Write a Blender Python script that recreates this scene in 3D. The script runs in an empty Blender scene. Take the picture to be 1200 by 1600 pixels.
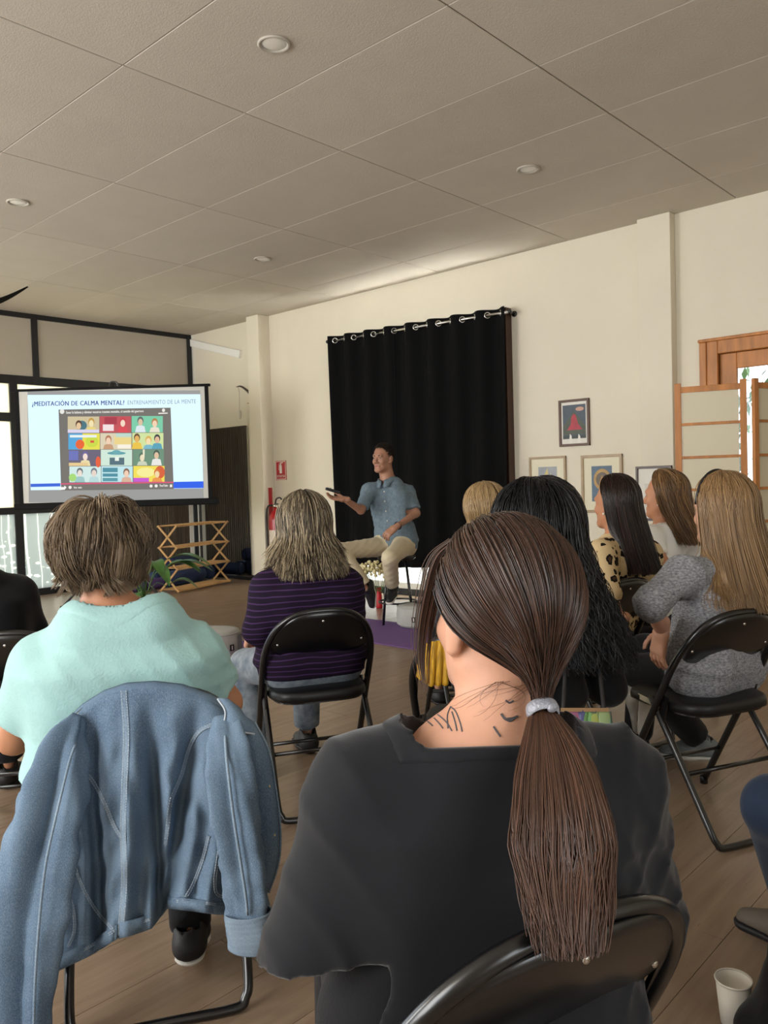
import bpy, bmesh, math, random
import numpy as np
from mathutils import Vector, Matrix

# ------------------------------------------------------------------ camera
F_PX = 1268.0            # focal length in pixels of the 1200x1600 frame
CAM_H = 1.22             # a seated person's raised phone
sc = bpy.context.scene
def _u(v):
    v = np.array(v, float); return v / np.linalg.norm(v)
_X = _u([1766 - 600, 720 - 800, F_PX])
_Y = np.array([-780 - 600, 795 - 800, F_PX]); _Y = _u(_Y - _X * (_X @ _Y))
ROT = np.stack([_X, _Y, np.cross(_X, _Y)])      # world axes X (to the curtain wall), Y (to the glass partition), Z up
cam_d = bpy.data.cameras.new('camera')
cam = bpy.data.objects.new('camera', cam_d); sc.collection.objects.link(cam); sc.camera = cam
_r, _d, _f = ROT[:, 0], ROT[:, 1], ROT[:, 2]
cam.matrix_world = Matrix(((_r[0], -_d[0], -_f[0], 0), (_r[1], -_d[1], -_f[1], 0), (_r[2], -_d[2], -_f[2], CAM_H), (0, 0, 0, 1)))
cam_d.sensor_fit = 'VERTICAL'; cam_d.sensor_height = 36.0; cam_d.sensor_width = 36.0
cam_d.lens = F_PX / 1600 * 36.0; cam_d.clip_start = 0.02; cam_d.clip_end = 200

# ------------------------------------------------------------------ world, daylight, exposure
w = bpy.data.worlds.new('daylight'); sc.world = w; w.use_nodes = True
bg = w.node_tree.nodes['Background']; bg.inputs[0].default_value = (0.80, 0.90, 1.0, 1); bg.inputs[1].default_value = 2.0
vs = sc.view_settings
vs.view_transform = 'Standard'; vs.look = 'None'; vs.gamma = 1.0; vs.use_curve_mapping = False
vs.exposure = 0.74
def area(name, loc, direction, sx, sy, power, col):
    l = bpy.data.lights.new(name, 'AREA'); l.shape = 'RECTANGLE'; l.size = sx; l.size_y = sy; l.energy = power; l.color = col
    o = bpy.data.objects.new(name, l); sc.collection.objects.link(o); o.location = loc
    o.rotation_euler = Vector(direction).to_track_quat('-Z', 'Z').to_euler()
    return o
# daylight standing in the windows of the long wall on the left, in the rear wall, behind the curtain and behind the partition
area('window_daylight_left_a', (-2.76, 6.6, 1.75), (1, 0, -0.10), 3.6, 2.0, 185, (1.0, 0.955, 0.88))
area('window_daylight_left_b', (-2.76, 2.0, 1.75), (1, 0, -0.10), 3.2, 2.0, 105, (1.0, 0.965, 0.91))
area('window_daylight_rear', (0.2, -2.56, 1.8), (0.12, 1, -0.12), 2.4, 1.7, 18, (1.0, 0.965, 0.91))
area('window_daylight_curtain', (6.98, 5.6, 1.75), (-1, 0, 0.0), 2.1, 2.6, 360, (0.97, 0.98, 1.0))
area('window_daylight_partition', (4.9, 10.25, 1.4), (0, -1, 0), 4.0, 2.4, 50, (1.0, 0.98, 0.92))

# ------------------------------------------------------------------ pixel helpers (1200x1600 frame)
C0 = np.array([0, 0, CAM_H])
def ray(px, py): return ROT @ np.array([px - 600.0, py - 800.0, F_PX])
def at(px, py, d): return C0 + ray(px, py) * (d / F_PX)                  # at camera depth d
def on_z(px, py, z):
    r = ray(px, py); return C0 + r * ((z - CAM_H) / r[2])
def on_x(px, py, x):
    r = ray(px, py); return C0 + r * (x / r[0])
def on_y(px, py, y):
    r = ray(px, py); return C0 + r * (y / r[1])
RIGHT = np.array([_r[0], _r[1], 0]); RIGHT /= np.linalg.norm(RIGHT)      # horizontal right / forward seen from the camera
FWD = np.array([-RIGHT[1], RIGHT[0], 0]); UP = np.array([0, 0, 1.0])
def heading(deg_left):                                                    # horizontal direction, 0 = straight away from the camera
    a = math.radians(deg_left); return FWD * math.cos(a) - RIGHT * math.sin(a)

# ------------------------------------------------------------------ object helpers
COL = sc.collection
def tag(o, label=None, cat=None, group=None, kind=None):
    if label: o['label'] = label
    if cat: o['category'] = cat
    if group: o['group'] = group
    if kind: o['kind'] = kind
    return o
def empty(name, loc=(0, 0, 0), rz=0.0):
    o = bpy.data.objects.new(name, None); COL.objects.link(o); o.empty_display_size = 0.1
    o.location = loc; o.rotation_euler = (0, 0, rz); return o
def link(name, me, mat=None, parent=None, world=True, smooth=False):
    o = bpy.data.objects.new(name, me); COL.objects.link(o)
    if mat is not None:
        for m in (mat if isinstance(mat, (list, tuple)) else [mat]): me.materials.append(m)
    if smooth: me.shade_smooth()
    if parent is not None:
        o.parent = parent
        if world:                       # mesh coordinates are world coordinates
            o.matrix_parent_inverse = world_matrix(parent).inverted()
    return o
def world_matrix(o):
    m = Matrix.LocRotScale(o.location, o.rotation_euler, o.scale)
    if o.parent is not None: m = world_matrix(o.parent) @ o.matrix_parent_inverse @ m
    return m
class MB:
    """collects shapes into one mesh"""
    def __init__(s): s.v = []; s.f = []; s.mi = []; s.m = 0
    def add(s, vs, fs):
        b = len(s.v); s.v += [tuple(map(float, p)) for p in vs]
        for f in fs: s.f.append(tuple(b + i for i in f)); s.mi.append(s.m)
        return s
    def box(s, lo, hi):
        x0, y0, z0 = lo; x1, y1, z1 = hi
        return s.add([(x0,y0,z0),(x1,y0,z0),(x1,y1,z0),(x0,y1,z0),(x0,y0,z1),(x1,y0,z1),(x1,y1,z1),(x0,y1,z1)],
                     [(3,2,1,0),(4,5,6,7),(0,1,5,4),(1,2,6,5),(2,3,7,6),(3,0,4,7)])
    def obox(s, c, ax, ay, az, hx, hy, hz):
        c = np.array(c, float); ax, ay, az = (np.array(a, float) for a in (ax, ay, az)); vs = []
        for k in (-1, 1):
            for i, j in ((-1,-1),(1,-1),(1,1),(-1,1)): vs.append(c + ax*hx*i + ay*hy*j + az*hz*k)
        return s.add(vs, [(3,2,1,0),(4,5,6,7),(0,1,5,4),(1,2,6,5),(2,3,7,6),(3,0,4,7)])
    def bar(s, a, b, w, h, up=(0,0,1)):
        a = np.array(a, float); b = np.array(b, float); d = b - a; L = np.linalg.norm(d); d /= L
        up = np.array(up, float); x = np.cross(d, up)
        if np.linalg.norm(x) < 1e-6: x = np.cross(d, (1, 0, 0))
        x /= np.linalg.norm(x); y = np.cross(x, d)
        return s.obox((a + b) / 2, x, y, d, w/2, h/2, L/2)
    def tube(s, pts, r, n=10, cap=True, closed=False):
        P = np.array(pts, float); m = len(P)
        R_ = np.full(m, r) if np.isscalar(r) else np.array(r, float)
        T = np.gradient(P, axis=0) if not closed else (np.roll(P, -1, 0) - np.roll(P, 1, 0))
        T /= np.linalg.norm(T, axis=1)[:, None] + 1e-12
        u = np.cross(T[0], (0, 0, 1.0))
        if np.linalg.norm(u) < 1e-3: u = np.cross(T[0], (1.0, 0, 0))
        u /= np.linalg.norm(u); b = len(s.v); vs = []; fs = []
        for i in range(m):
            u = u - T[i] * (u @ T[i]); u /= np.linalg.norm(u) + 1e-12; v = np.cross(T[i], u)
            for k in range(n):
                a = 2 * math.pi * k / n; vs.append(P[i] + R_[i] * (u * math.cos(a) + v * math.sin(a)))
        rng = range(m if closed else m - 1)
        for i in rng:
            j = (i + 1) % m
            for k in range(n):
                l = (k + 1) % n; fs.append((i*n+k, i*n+l, j*n+l, j*n+k))
        if cap and not closed:
            fs.append(tuple(range(n))[::-1]); fs.append(tuple((m-1)*n + k for k in range(n)))
        return s.add(vs, fs)
    def lathe(s, prof, c=(0,0,0), n=24, axis=(0,0,1), cap=True):
        c = np.array(c, float); az = _u(axis); ax = np.cross(az, (0,1,0) if abs(az[1]) < .9 else (1,0,0)); ax = ax/np.linalg.norm(ax); ay = np.cross(az, ax)
        vs = []; fs = []; m = len(prof)
        for r, z in prof:
            for k in range(n):
                a = 2*math.pi*k/n; vs.append(c + az*z + (ax*math.cos(a) + ay*math.sin(a))*r)
        for i in range(m-1):
            for k in range(n):
                l = (k+1) % n; fs.append((i*n+k, i*n+l, (i+1)*n+l, (i+1)*n+k))
        if cap:
            fs.append(tuple(range(n))[::-1]); fs.append(tuple((m-1)*n+k for k in range(n)))
        return s.add(vs, fs)
    def grid(s, P, flip=False, close_u=False):
        P = np.array(P, float); a, b = P.shape[:2]; fs = []
        for i in range(a if close_u else a-1):
            i2 = (i+1) % a
            for j in range(b-1):
                q = (i*b+j, i2*b+j, i2*b+j+1, i*b+j+1); fs.append(q[::-1] if flip else q)
        return s.add(P.reshape(-1, 3), fs)
    def prism(s, outline, z0, z1, o=(0,0,0), ax=(1,0,0), ay=(0,1,0), az=(0,0,1)):
        o, ax, ay, az = (np.array(q, float) for q in (o, ax, ay, az)); n = len(outline)
        vs = [o + ax*x + ay*y + az*z0 for x, y in outline] + [o + ax*x + ay*y + az*z1 for x, y in outline]
        fs = [tuple(range(n))[::-1], tuple(range(n, 2*n))] + [(i, (i+1) % n, n+(i+1) % n, n+i) for i in range(n)]
        return s.add(vs, fs)
    def sphere(s, c, r, nu=14, nv=9, ax=None):
        c = np.array(c, float); r = np.array([r]*3 if np.isscalar(r) else r, float); A = np.eye(3) if ax is None else np.array(ax, float)
        prof = []
        vs = [c + A[2]*(-r[2])]; fs = []
        for i in range(1, nv):
            t = -math.pi/2 + math.pi*i/nv
            for k in range(nu):
                a = 2*math.pi*k/nu
                vs.append(c + A[0]*r[0]*math.cos(t)*math.cos(a) + A[1]*r[1]*math.cos(t)*math.sin(a) + A[2]*r[2]*math.sin(t))
        vs.append(c + A[2]*r[2]); top = len(vs)-1
        for k in range(nu):
            l = (k+1) % nu; fs.append((0, 1+l, 1+k)); fs.append((top, top-nu+k, top-nu+l))
            for i in range(nv-2): fs.append((1+i*nu+k, 1+i*nu+l, 1+(i+1)*nu+l, 1+(i+1)*nu+k))
        return s.add(vs, fs)
    def mesh(s, name):
        me = bpy.data.meshes.new(name); me.from_pydata(s.v, [], s.f); 
        if any(s.mi): me.polygons.foreach_set('material_index', s.mi)
        me.update(); return me
    def build(s, name, mat, parent=None, smooth=False, bevel=0.0, seg=2, world=True, angle=None, sub=0, recalc=False):
        me = s.mesh(name)
        if recalc:
            bm = bmesh.new(); bm.from_mesh(me); bmesh.ops.recalc_face_normals(bm, faces=bm.faces); bm.to_mesh(me); bm.free()
        o = link(name, me, mat, parent, world, smooth)
        if bevel:
            md = o.modifiers.new('bevel', 'BEVEL'); md.width = bevel; md.segments = seg; md.limit_method = 'ANGLE'; md.angle_limit = math.radians(40)
        if sub:
            md = o.modifiers.new('sub', 'SUBSURF'); md.levels = sub; md.render_levels = sub
        if angle is not None:
            me.shade_smooth(); me.set_sharp_from_angle(angle=math.radians(angle))
        return o
def copy_tree(o, parent=None):
    c = o.copy(); COL.objects.link(c); c.parent = parent
    if parent is not None: c.matrix_parent_inverse = o.matrix_parent_inverse.copy()
    for ch in list(o.children): copy_tree(ch, c)
    return c
def spline(pts, n=8, closed=False):
    """Catmull-Rom through pts"""
    P = [np.array(p, float) for p in pts]; m = len(P); out = []
    for i in range(m if closed else m-1):
        p0 = P[(i-1) % m] if closed or i > 0 else 2*P[0]-P[1]; p1 = P[i]; p2 = P[(i+1) % m]
        p3 = P[(i+2) % m] if closed or i < m-2 else 2*P[-1]-P[-2]
        for k in range(n):
            t = k/n; out.append(0.5*((2*p1)+(-p0+p2)*t+(2*p0-5*p1+4*p2-p3)*t*t+(-p0+3*p1-3*p2+p3)*t**3))
    if not closed: out.append(P[-1])
    return np.array(out)

# ------------------------------------------------------------------ materials
def lin(c):
    if isinstance(c, str):
        c = c.lstrip('#'); c = [int(c[i:i+2], 16)/255 for i in (0, 2, 4)]
    return tuple(x/12.92 if x <= 0.04045 else ((x+0.055)/1.055)**2.4 for x in c) + (1.0,)
class NT:
    def __init__(s, m): s.t = m.node_tree; s.n = m.node_tree.nodes
    def new(s, typ, **kw):
        nd = s.n.new(typ)
        for k, v in kw.items():
            if k.startswith('i_'):
                key = k[2:]; key = int(key) if key.isdigit() else key.replace('_', ' ')
                if hasattr(v, 'outputs') or isinstance(v, bpy.types.NodeSocket): s.t.links.new(v if isinstance(v, bpy.types.NodeSocket) else v.outputs[0], nd.inputs[key])
                else: nd.inputs[key].default_value = v
            else: setattr(nd, k, v)
        return nd
    def link(s, a, b): s.t.links.new(a, b)
def mat(name, col, rough=0.6, metal=0.0, spec=0.5, var=0.0, vscale=6.0, bump=0.0, bscale=40.0, col2=None, stretch=None, coat=0.0, sheen=0.0, sss=0.0, rnd=0.0, emit=0.0, alpha=1.0, trans=0.0, detail=4.0):
    m = bpy.data.materials.new(name); m.use_nodes = True; N = NT(m); b = N.n['Principled BSDF']
    b.inputs['Base Color'].default_value = lin(col); b.inputs['Roughness'].default_value = rough; b.inputs['Metallic'].default_value = metal
    b.inputs['Specular IOR Level'].default_value = spec
    if coat: b.inputs['Coat Weight'].default_value = coat; b.inputs['Coat Roughness'].default_value = 0.15
    if sheen: b.inputs['Sheen Weight'].default_value = sheen; b.inputs['Sheen Roughness'].default_value = 0.4
    if sss: b.inputs['Subsurface Weight'].default_value = sss; b.inputs['Subsurface Radius'].default_value = (0.012, 0.005, 0.003); b.inputs['Subsurface Scale'].default_value = 1.0
    if trans: b.inputs['Transmission Weight'].default_value = trans
    if emit: b.inputs['Emission Color'].default_value = lin(col); b.inputs['Emission Strength'].default_value = emit
    if alpha < 1: b.inputs['Alpha'].default_value = alpha
    co = None
    if var or bump:
        tc = N.new('ShaderNodeTexCoord'); co = tc.outputs['Object']
        if stretch:
            mp = N.new('ShaderNodeMapping', i_Vector=co); mp.inputs['Scale'].default_value = stretch; co = mp.outputs[0]
    colsock = None
    if var:
        nz = N.new('ShaderNodeTexNoise', i_Vector=co, i_Scale=vscale, i_Detail=detail, i_Roughness=0.6)
        c1 = lin(col); c2 = lin(col2) if col2 else tuple(x*(1-var) for x in c1[:3]) + (1,)
        rp = N.new('ShaderNodeMapRange', i_0=nz.outputs[0]); rp.inputs[1].default_value = 0.3; rp.inputs[2].default_value = 0.7
        mx = N.new('ShaderNodeMix', data_type='RGBA', i_0=rp.outputs[0], i_6=c1, i_7=c2); colsock = mx.outputs[2]
    if rnd:
        oi = N.new('ShaderNodeObjectInfo'); rr = N.new('ShaderNodeMapRange', i_0=oi.outputs['Random']); rr.inputs[3].default_value = 1-rnd; rr.inputs[4].default_value = 1+rnd*0.5
        hs = N.new('ShaderNodeHueSaturation', i_Value=rr.outputs[0])
        if colsock: N.link(colsock, hs.inputs['Color'])
        else: hs.inputs['Color'].default_value = lin(col)
        colsock = hs.outputs[0]
    if colsock: N.link(colsock, b.inputs['Base Color'])
    if bump:
        nb = N.new('ShaderNodeTexNoise', i_Vector=co, i_Scale=bscale, i_Detail=3.0)
        bp = N.new('ShaderNodeBump', i_Height=nb.outputs[0]); bp.inputs['Strength'].default_value = bump; bp.inputs['Distance'].default_value = 0.01
        N.link(bp.outputs[0], b.inputs['Normal'])
    return m
M = {}
M['wall'] = mat('wall_plaster', '#e6decb', 0.85, var=0.05, vscale=1.3, bump=0.12, bscale=60)
M['white_paint'] = mat('white_paint', '#e8e4da', 0.7, var=0.04, vscale=3)
M['tile'] = mat('ceiling_tile', '#cdc4b6', 0.92, var=0.06, vscale=2.5, bump=0.2, bscale=140, rnd=0.05)
M['joint'] = mat('ceiling_joint', '#6d665c', 0.9)
M['floor'] = mat('floor_base', '#6b5844', 0.6)
M['black_metal'] = mat('black_metal', '#0e0e10', 0.32, metal=0.0, spec=0.6, coat=0.3)
M['black_frame'] = mat('black_frame', '#15161a', 0.45)
M['black_plastic'] = mat('black_plastic', '#111113', 0.4)
M['chrome'] = mat('chrome', '#c9c8c4', 0.18, metal=1.0)
M['wood'] = mat('honey_wood', '#cc8440', 0.45, var=0.45, vscale=3, stretch=(6, 6, 0.7), rnd=0.05)
M['wood_dark'] = mat('dark_wood', '#4a2f20', 0.5, var=0.3, vscale=5, stretch=(5, 5, 0.8))
M['bamboo'] = mat('bamboo', '#c79b62', 0.5, var=0.3, vscale=12, rnd=0.06)
# ================================================================== THE ROOM
H = 3.35; WX = 6.58; PY = 9.6; XL = -2.7; YR = -2.5
# floor with laminate planks running towards the curtain wall
floor = MB().box((XL, YR, -0.06), (WX, PY, -0.012)).build('floor', M['floor']); tag(floor, kind='structure')
def plank_material():
    m = bpy.data.materials.new('laminate'); m.use_nodes = True; N = NT(m); b = N.n['Principled BSDF']
    tc = N.new('ShaderNodeTexCoord'); oi = N.new('ShaderNodeObjectInfo')
    ad = N.new('ShaderNodeVectorMath', operation='ADD', i_0=tc.outputs['Object'], i_1=oi.outputs['Location'])
    mp = N.new('ShaderNodeMapping', i_Vector=ad.outputs[0]); mp.inputs['Scale'].default_value = (1.2, 14, 14)
    nz = N.new('ShaderNodeTexNoise', i_Vector=mp.outputs[0], i_Scale=2.2, i_Detail=5.0, i_Roughness=0.62)
    mr = N.new('ShaderNodeMapRange', i_0=nz.outputs[0]); mr.inputs[1].default_value = .3; mr.inputs[2].default_value = .72
    mx = N.new('ShaderNodeMix', data_type='RGBA', i_0=mr.outputs[0], i_6=lin('#98826d'), i_7=lin('#7d6855'))
    rr = N.new('ShaderNodeMapRange', i_0=oi.outputs['Random']); rr.inputs[3].default_value = .90; rr.inputs[4].default_value = 1.07
    hs = N.new('ShaderNodeHueSaturation', i_Value=rr.outputs[0], i_Color=mx.outputs[2])
    N.link(hs.outputs[0], b.inputs['Base Color'])
    r2 = N.new('ShaderNodeMapRange', i_0=nz.outputs[0]); r2.inputs[3].default_value = .24; r2.inputs[4].default_value = .36
    N.link(r2.outputs[0], b.inputs['Roughness']); b.inputs['Specular IOR Level'].default_value = .5
    return m
M['laminate'] = plank_material()
PW, PL = 0.205, 1.32
pm = MB().box((0.0008, 0.0008, -0.012), (PL-0.0008, PW-0.0008, 0.0)).mesh('plank'); pm.materials.append(M['laminate'])
rnd = random.Random(4)
def plank_piece(x0, x1, y, me=None):
    if me is None:
        me = MB().box((0.0008, 0.0008, -0.012), (x1-x0-0.0008, PW-0.0008, 0.0)).mesh('plank'); me.materials.append(M['laminate'])
    o = link('plank', me, None, floor, world=False); o.location = (x0, y, 0)
rest = MB()
row = 0; y = YR
while y < PY - 0.01:
    off = [0.0, 0.47, 0.94, 0.23, 0.71][row % 5]; x = XL - off
    while x < WX:
        xa, xb = max(x, XL), min(x+PL, WX)
        dep = (np.array([(xa+xb)/2, y, 0]) @ FWD); side = abs(np.array([(xa+xb)/2, y, 0]) @ RIGHT)
        seen = dep > 1.0 and side < dep*0.56 + 0.75 and y < PY - PW
        if seen:
            plank_piece(xa, xb, y, pm if (xa == x and xb == x+PL) else None)
        else: rest.box((xa+.0008, y+.0008, -0.012), (xb-.0008, min(y+PW, PY)-.0008, 0))
        x += PL
    y += PW; row += 1
o = rest.build('plank_rest', M['laminate'], floor); o['kind'] = 'stuff'

# ceiling with 2:1 tiles, joints recessed
ceiling = MB().box((XL, YR, H), (WX, PY, H+0.08)).build('ceiling', M['joint']); tag(ceiling, kind='structure')
XS = [2.2 + .757*k for k in range(-7, 7)]; XS = [XL] + [x for x in XS if XL+.1 < x < WX-.1] + [WX]
YS = [2.25 + 1.455*k for k in range(-4, 6)]; YS = [YR] + [q for q in YS if YR+.1 < q < PY-.1] + [PY]
for i in range(len(XS)-1):
    for j in range(len(YS)-1):
        gx, gy = 0.0022, 0.0035
        MB().box((XS[i]+gx, YS[j]+gy, H-0.012), (XS[i+1]-gx, YS[j+1]-gy, H)).build('ceiling_tile', M['tile'], ceiling, bevel=0.003, seg=1)

# curtain wall with a window opening and a door opening
w0, w1, wz0, wz1 = 4.46, 6.66, 0.06, 2.86       # opening behind the curtain
d0, d1, dz1 = 1.42, 2.40, 2.16                  # door opening
wr = MB(); T = 0.22
for (ya, yb, za, zb) in ((YR, d0, 0, H), (d0, d1, dz1, H), (d1, w0, 0, H), (w0, w1, wz1, H), (w0, w1, 0, wz0), (w1, PY, 0, H)):
    wr.box((WX, ya, za), (WX+T, yb, zb))
wall_right = wr.build('wall_right', M['wall']); tag(wall_right, kind='structure')
for nm, xa, ya, yb in (('trim_1', 6.40, 7.91, 8.14), ('trim_2', 6.48, 2.74, 3.02)):
    o = MB().box((xa, ya, 0), (WX, yb, H-.012)).build(nm, M['wall'], bevel=0.006); tag(o, 'pale plaster pilaster on the curtain wall' , None, kind='structure')
# skirting along the curtain wall
sk = MB()
for ya, yb in ((YR, d0-.09), (d1+.09, 2.74), (3.02, 7.91), (8.14, PY-.06)): sk.box((WX-.014, ya, 0), (WX, yb, .07))
tag(sk.build('baseboard_right', M['black_frame'], bevel=.003), kind='structure')
# other walls with window openings
wl = MB(); XT = XL-.2
for (ya, yb, za, zb) in ((YR, .4, 0, H), (.4, 3.6, 0, .75), (.4, 3.6, 2.75, H), (3.6, 4.8, 0, H), (4.8, 8.4, 0, .75), (4.8, 8.4, 2.75, H), (8.4, PY, 0, H)):
    wl.box((XT, ya, za), (XL, yb, zb))
tag(wl.build('wall_left', M['wall']), kind='structure')
wb = MB()
for (xa, xb, za, zb) in ((XL, -1.0, 0, H), (-1.0, 1.4, 0, .95), (-1.0, 1.4, 2.65, H), (1.4, WX, 0, H)): wb.box((xa, YR-.2, za), (xb, YR, zb))
tag(wb.build('wall_rear', M['wall']), kind='structure')

for nm, y0_, y1_ in (('window_3', .4, 3.6), ('window_4', 4.8, 8.4)):      # frames of the windows in the left wall
    k = MB()
    for yy in np.linspace(y0_, y1_-.04, 4): k.box((XL-.05, yy, .75), (XL-.01, yy+.04, 2.75))
    for zz in (.75, 2.71): k.box((XL-.049, y0_, zz), (XL-.011, y1_, zz+.04))
    tag(k.build(nm, M['white_paint']), kind='structure')
k = MB()
for xx in (-1.0, .18, 1.36): k.box((xx, YR-.05, .95), (xx+.04, YR-.01, 2.65))
for zz in (.95, 2.61): k.box((-1.0, YR-.049, zz), (1.4, YR-.011, zz+.04))
tag(k.build('window_5', M['white_paint']), kind='structure')
# window behind the curtain: white frame, four sashes with glass
M['glass'] = mat('clear_glass', '#ffffff', 0.02, trans=1.0)
def frosted(name, col, emit_t=0.75):
    m = bpy.data.materials.new(name); m.use_nodes = True; N = NT(m); N.n.remove(N.n['Principled BSDF']); out = N.n['Material Output']
    tr = N.new('ShaderNodeBsdfTranslucent'); tr.inputs[0].default_value = lin(col)
    df = N.new('ShaderNodeBsdfPrincipled'); df.inputs['Base Color'].default_value = lin(col); df.inputs['Roughness'].default_value = .35
    mx = N.new('ShaderNodeMixShader', i_0=emit_t, i_1=df.outputs[0], i_2=tr.outputs[0]); N.link(mx.outputs[0], out.inputs[0])
    return m
M['frosted'] = frosted('frosted_white_glass', '#f4f4f0')
win = MB()
for ya, yb in ((w0, w0+.05), (w1-.05, w1), (5.535, 5.585)): win.box((WX+.06, ya, wz0), (WX+.12, yb, wz1))
for za in (wz0, 0.92, wz1-.06): win.box((WX+.061, w0, za), (WX+.119, w1, za+.06))
window_1 = win.build('window_1', M['white_paint']); tag(window_1, kind='structure')
for ya, yb in ((w0+.05, 5.535), (5.585, w1-.05)):
    for za, zb in ((wz0+.06, .92), (.98, wz1-.06)):
        MB().box((WX+.085, ya, za), (WX+.095, yb, zb)).build('pane', M['frosted'], window_1)
# dark brown jamb strip standing proud at the curtain's right edge
MB().box((WX-.10, 4.335, 0.04), (WX, 4.375, 2.84)).build('jamb', M['wood_dark'], window_1, bevel=.003)

# wooden door with casing and a glass light, right of the pilaster
door = empty('door_1', (WX, (d0+d1)/2, 0)); tag(door, kind='structure')
cs = MB()
cs.box((WX-.035, d1, 0), (WX+.02, d1+.14, dz1+.12)); cs.box((WX-.035, d0-.14, 0), (WX+.02, d0, dz1+.12)); cs.box((WX-.036, d0, dz1), (WX+.02, d1, dz1+.12))
cs.box((WX-.055, d0-.15, dz1+.10), (WX-.034, d1+.15, dz1+.125))
cs.box((WX-.05, d1+.085, 0), (WX-.034, d1+.14, dz1+.1)); cs.box((WX-.05, d0-.14, 0), (WX-.034, d0-.085, dz1+.1))
cs.build('casing', M['wood'], door, bevel=.006)
lf = MB()
for ya, yb, za, zb in ((d1-.13, d1, 0, dz1), (d0, d0+.13, 0, dz1), (d0+.13, d1-.13, dz1-.125, dz1), (d0+.13, d1-.13, 0, .25), (d0+.13, d1-.13, .95, 1.08)): lf.box((WX+.01, ya, za), (WX+.05, yb, zb))
lf.build('door_leaf', M['wood'], door, bevel=.006)
MB().box((WX+.025, d0+.13, .25), (WX+.035, d1-.13, .95)).build('door_panel', M['wood'], door)
MB().box((WX+.027, d0+.13, 1.08), (WX+.032, d1-.13, dz1-.125)).build('pane', M['glass'], door)
MB().tube([(WX-.0, d0+.06, 1.02), (WX-.05, d0+.06, 1.02), (WX-.055, d0+.17, 1.02)], .009).build('handle', M['chrome'], door, smooth=True)

# black aluminium partition with panels, lower part with a frosted bamboo-print film
part_ = MB(); FY0, FY1 = PY-.03, PY+.03
def rail(xa, xb, za, zb): part_.box((xa, FY0, za), (xb, FY1, zb))
rail(0.6, WX-.02, 3.28, 3.34); rail(0.6, WX-.02, 2.50, 2.60); rail(0.6, WX-.02, 0, .08)
part_.box((WX-.08, FY0-.004, 0), (WX-.02, FY1+.004, 3.34))
for xa in (0.6, 2.1, 3.28, 4.34): part_.box((xa, FY0-.003, 2.5), (xa+.07, FY1+.003, 3.34))
for xa in (0.6, 2.1, 3.1, 4.05, 5.25): part_.box((xa, FY0-.002, 0), (xa+.09, FY1+.002, 2.5))
rail(0.6, 4.1, 2.06, 2.16); rail(0.6, 5.3, .98, 1.06)
window_2 = part_.build('window_2', M['black_frame']); tag(window_2, kind='structure')
M['panel'] = mat('partition_panel', '#b3aa9b', 0.3, spec=.6, var=.03)
for xa, xb in ((.67, 2.1), (2.17, 3.28), (3.35, 4.34), (4.41, WX-.08)):
    MB().box((xa, PY-.008, 2.60), (xb, PY+.008, 3.28)).build('panel', M['panel'], window_2)
def bamboo_film():
    m = bpy.data.materials.new('bamboo_print_film'); m.use_nodes = True; N = NT(m); N.n.remove(N.n['Principled BSDF']); out = N.n['Material Output']
    tc = N.new('ShaderNodeTexCoord'); sep = N.new('ShaderNodeSeparateXYZ', i_0=tc.outputs['Object'])
    # wavy stalks
    nz = N.new('ShaderNodeTexNoise', i_Vector=tc.outputs['Object'], i_Scale=1.2)
    a = N.new('ShaderNodeMath', operation='MULTIPLY_ADD', i_0=nz.outputs[0], i_1=.10, i_2=sep.outputs[0])
    c1 = N.new('ShaderNodeCombineXYZ', i_X=a.outputs[0]); 
    st = N.new('ShaderNodeTexNoise', noise_dimensions='3D', i_Vector=c1.outputs[0], i_Scale=19.0, i_Detail=1.0)
    g = N.new('ShaderNodeMath', operation='GREATER_THAN', i_0=st.outputs[0], i_1=.54)
    mp = N.new('ShaderNodeMapping', i_Vector=tc.outputs['Object']); mp.inputs['Scale'].default_value = (1.0, 1, 2.2); mp.inputs['Rotation'].default_value = (0, .6, 0)
    lv = N.new('ShaderNodeTexVoronoi', i_Vector=mp.outputs[0], i_Scale=9.0); g2 = N.new('ShaderNodeMath', operation='LESS_THAN', i_0=lv.outputs[0], i_1=.30)
    n2 = N.new('ShaderNodeTexNoise', i_Vector=tc.outputs['Object'], i_Scale=1.7); g3 = N.new('ShaderNodeMath', operation='GREATER_THAN', i_0=n2.outputs[0], i_1=.5)
    g4 = N.new('ShaderNodeMath', operation='MULTIPLY', i_0=g2.outputs[0], i_1=g3.outputs[0])
    mxx = N.new('ShaderNodeMath', operation='MAXIMUM', i_0=g.outputs[0], i_1=g4.outputs[0])
    col = N.new('ShaderNodeMix', data_type='RGBA', i_0=mxx.outputs[0], i_6=lin('#b4b8b2'), i_7=lin('#f6f4e8'))
    tr = N.new('ShaderNodeBsdfTranslucent', i_Color=col.outputs[2]); df = N.new('ShaderNodeBsdfPrincipled'); N.link(col.outputs[2], df.inputs['Base Color']); df.inputs['Roughness'].default_value = .25
    mx = N.new('ShaderNodeMixShader', i_0=.7, i_1=df.outputs[0], i_2=tr.outputs[0]); N.link(mx.outputs[0], out.inputs[0])
    return m
M['film'] = bamboo_film()
M['cream_film'] = frosted('cream_film', '#f3ecd6', .7)
for xa, xb in ((.69, 2.1), (2.19, 3.1), (3.19, 4.05), (4.14, 5.25)):
    MB().box((xa, PY-.004, .08), (xb, PY+.004, .98)).build('pane', M['film'], window_2)
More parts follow.
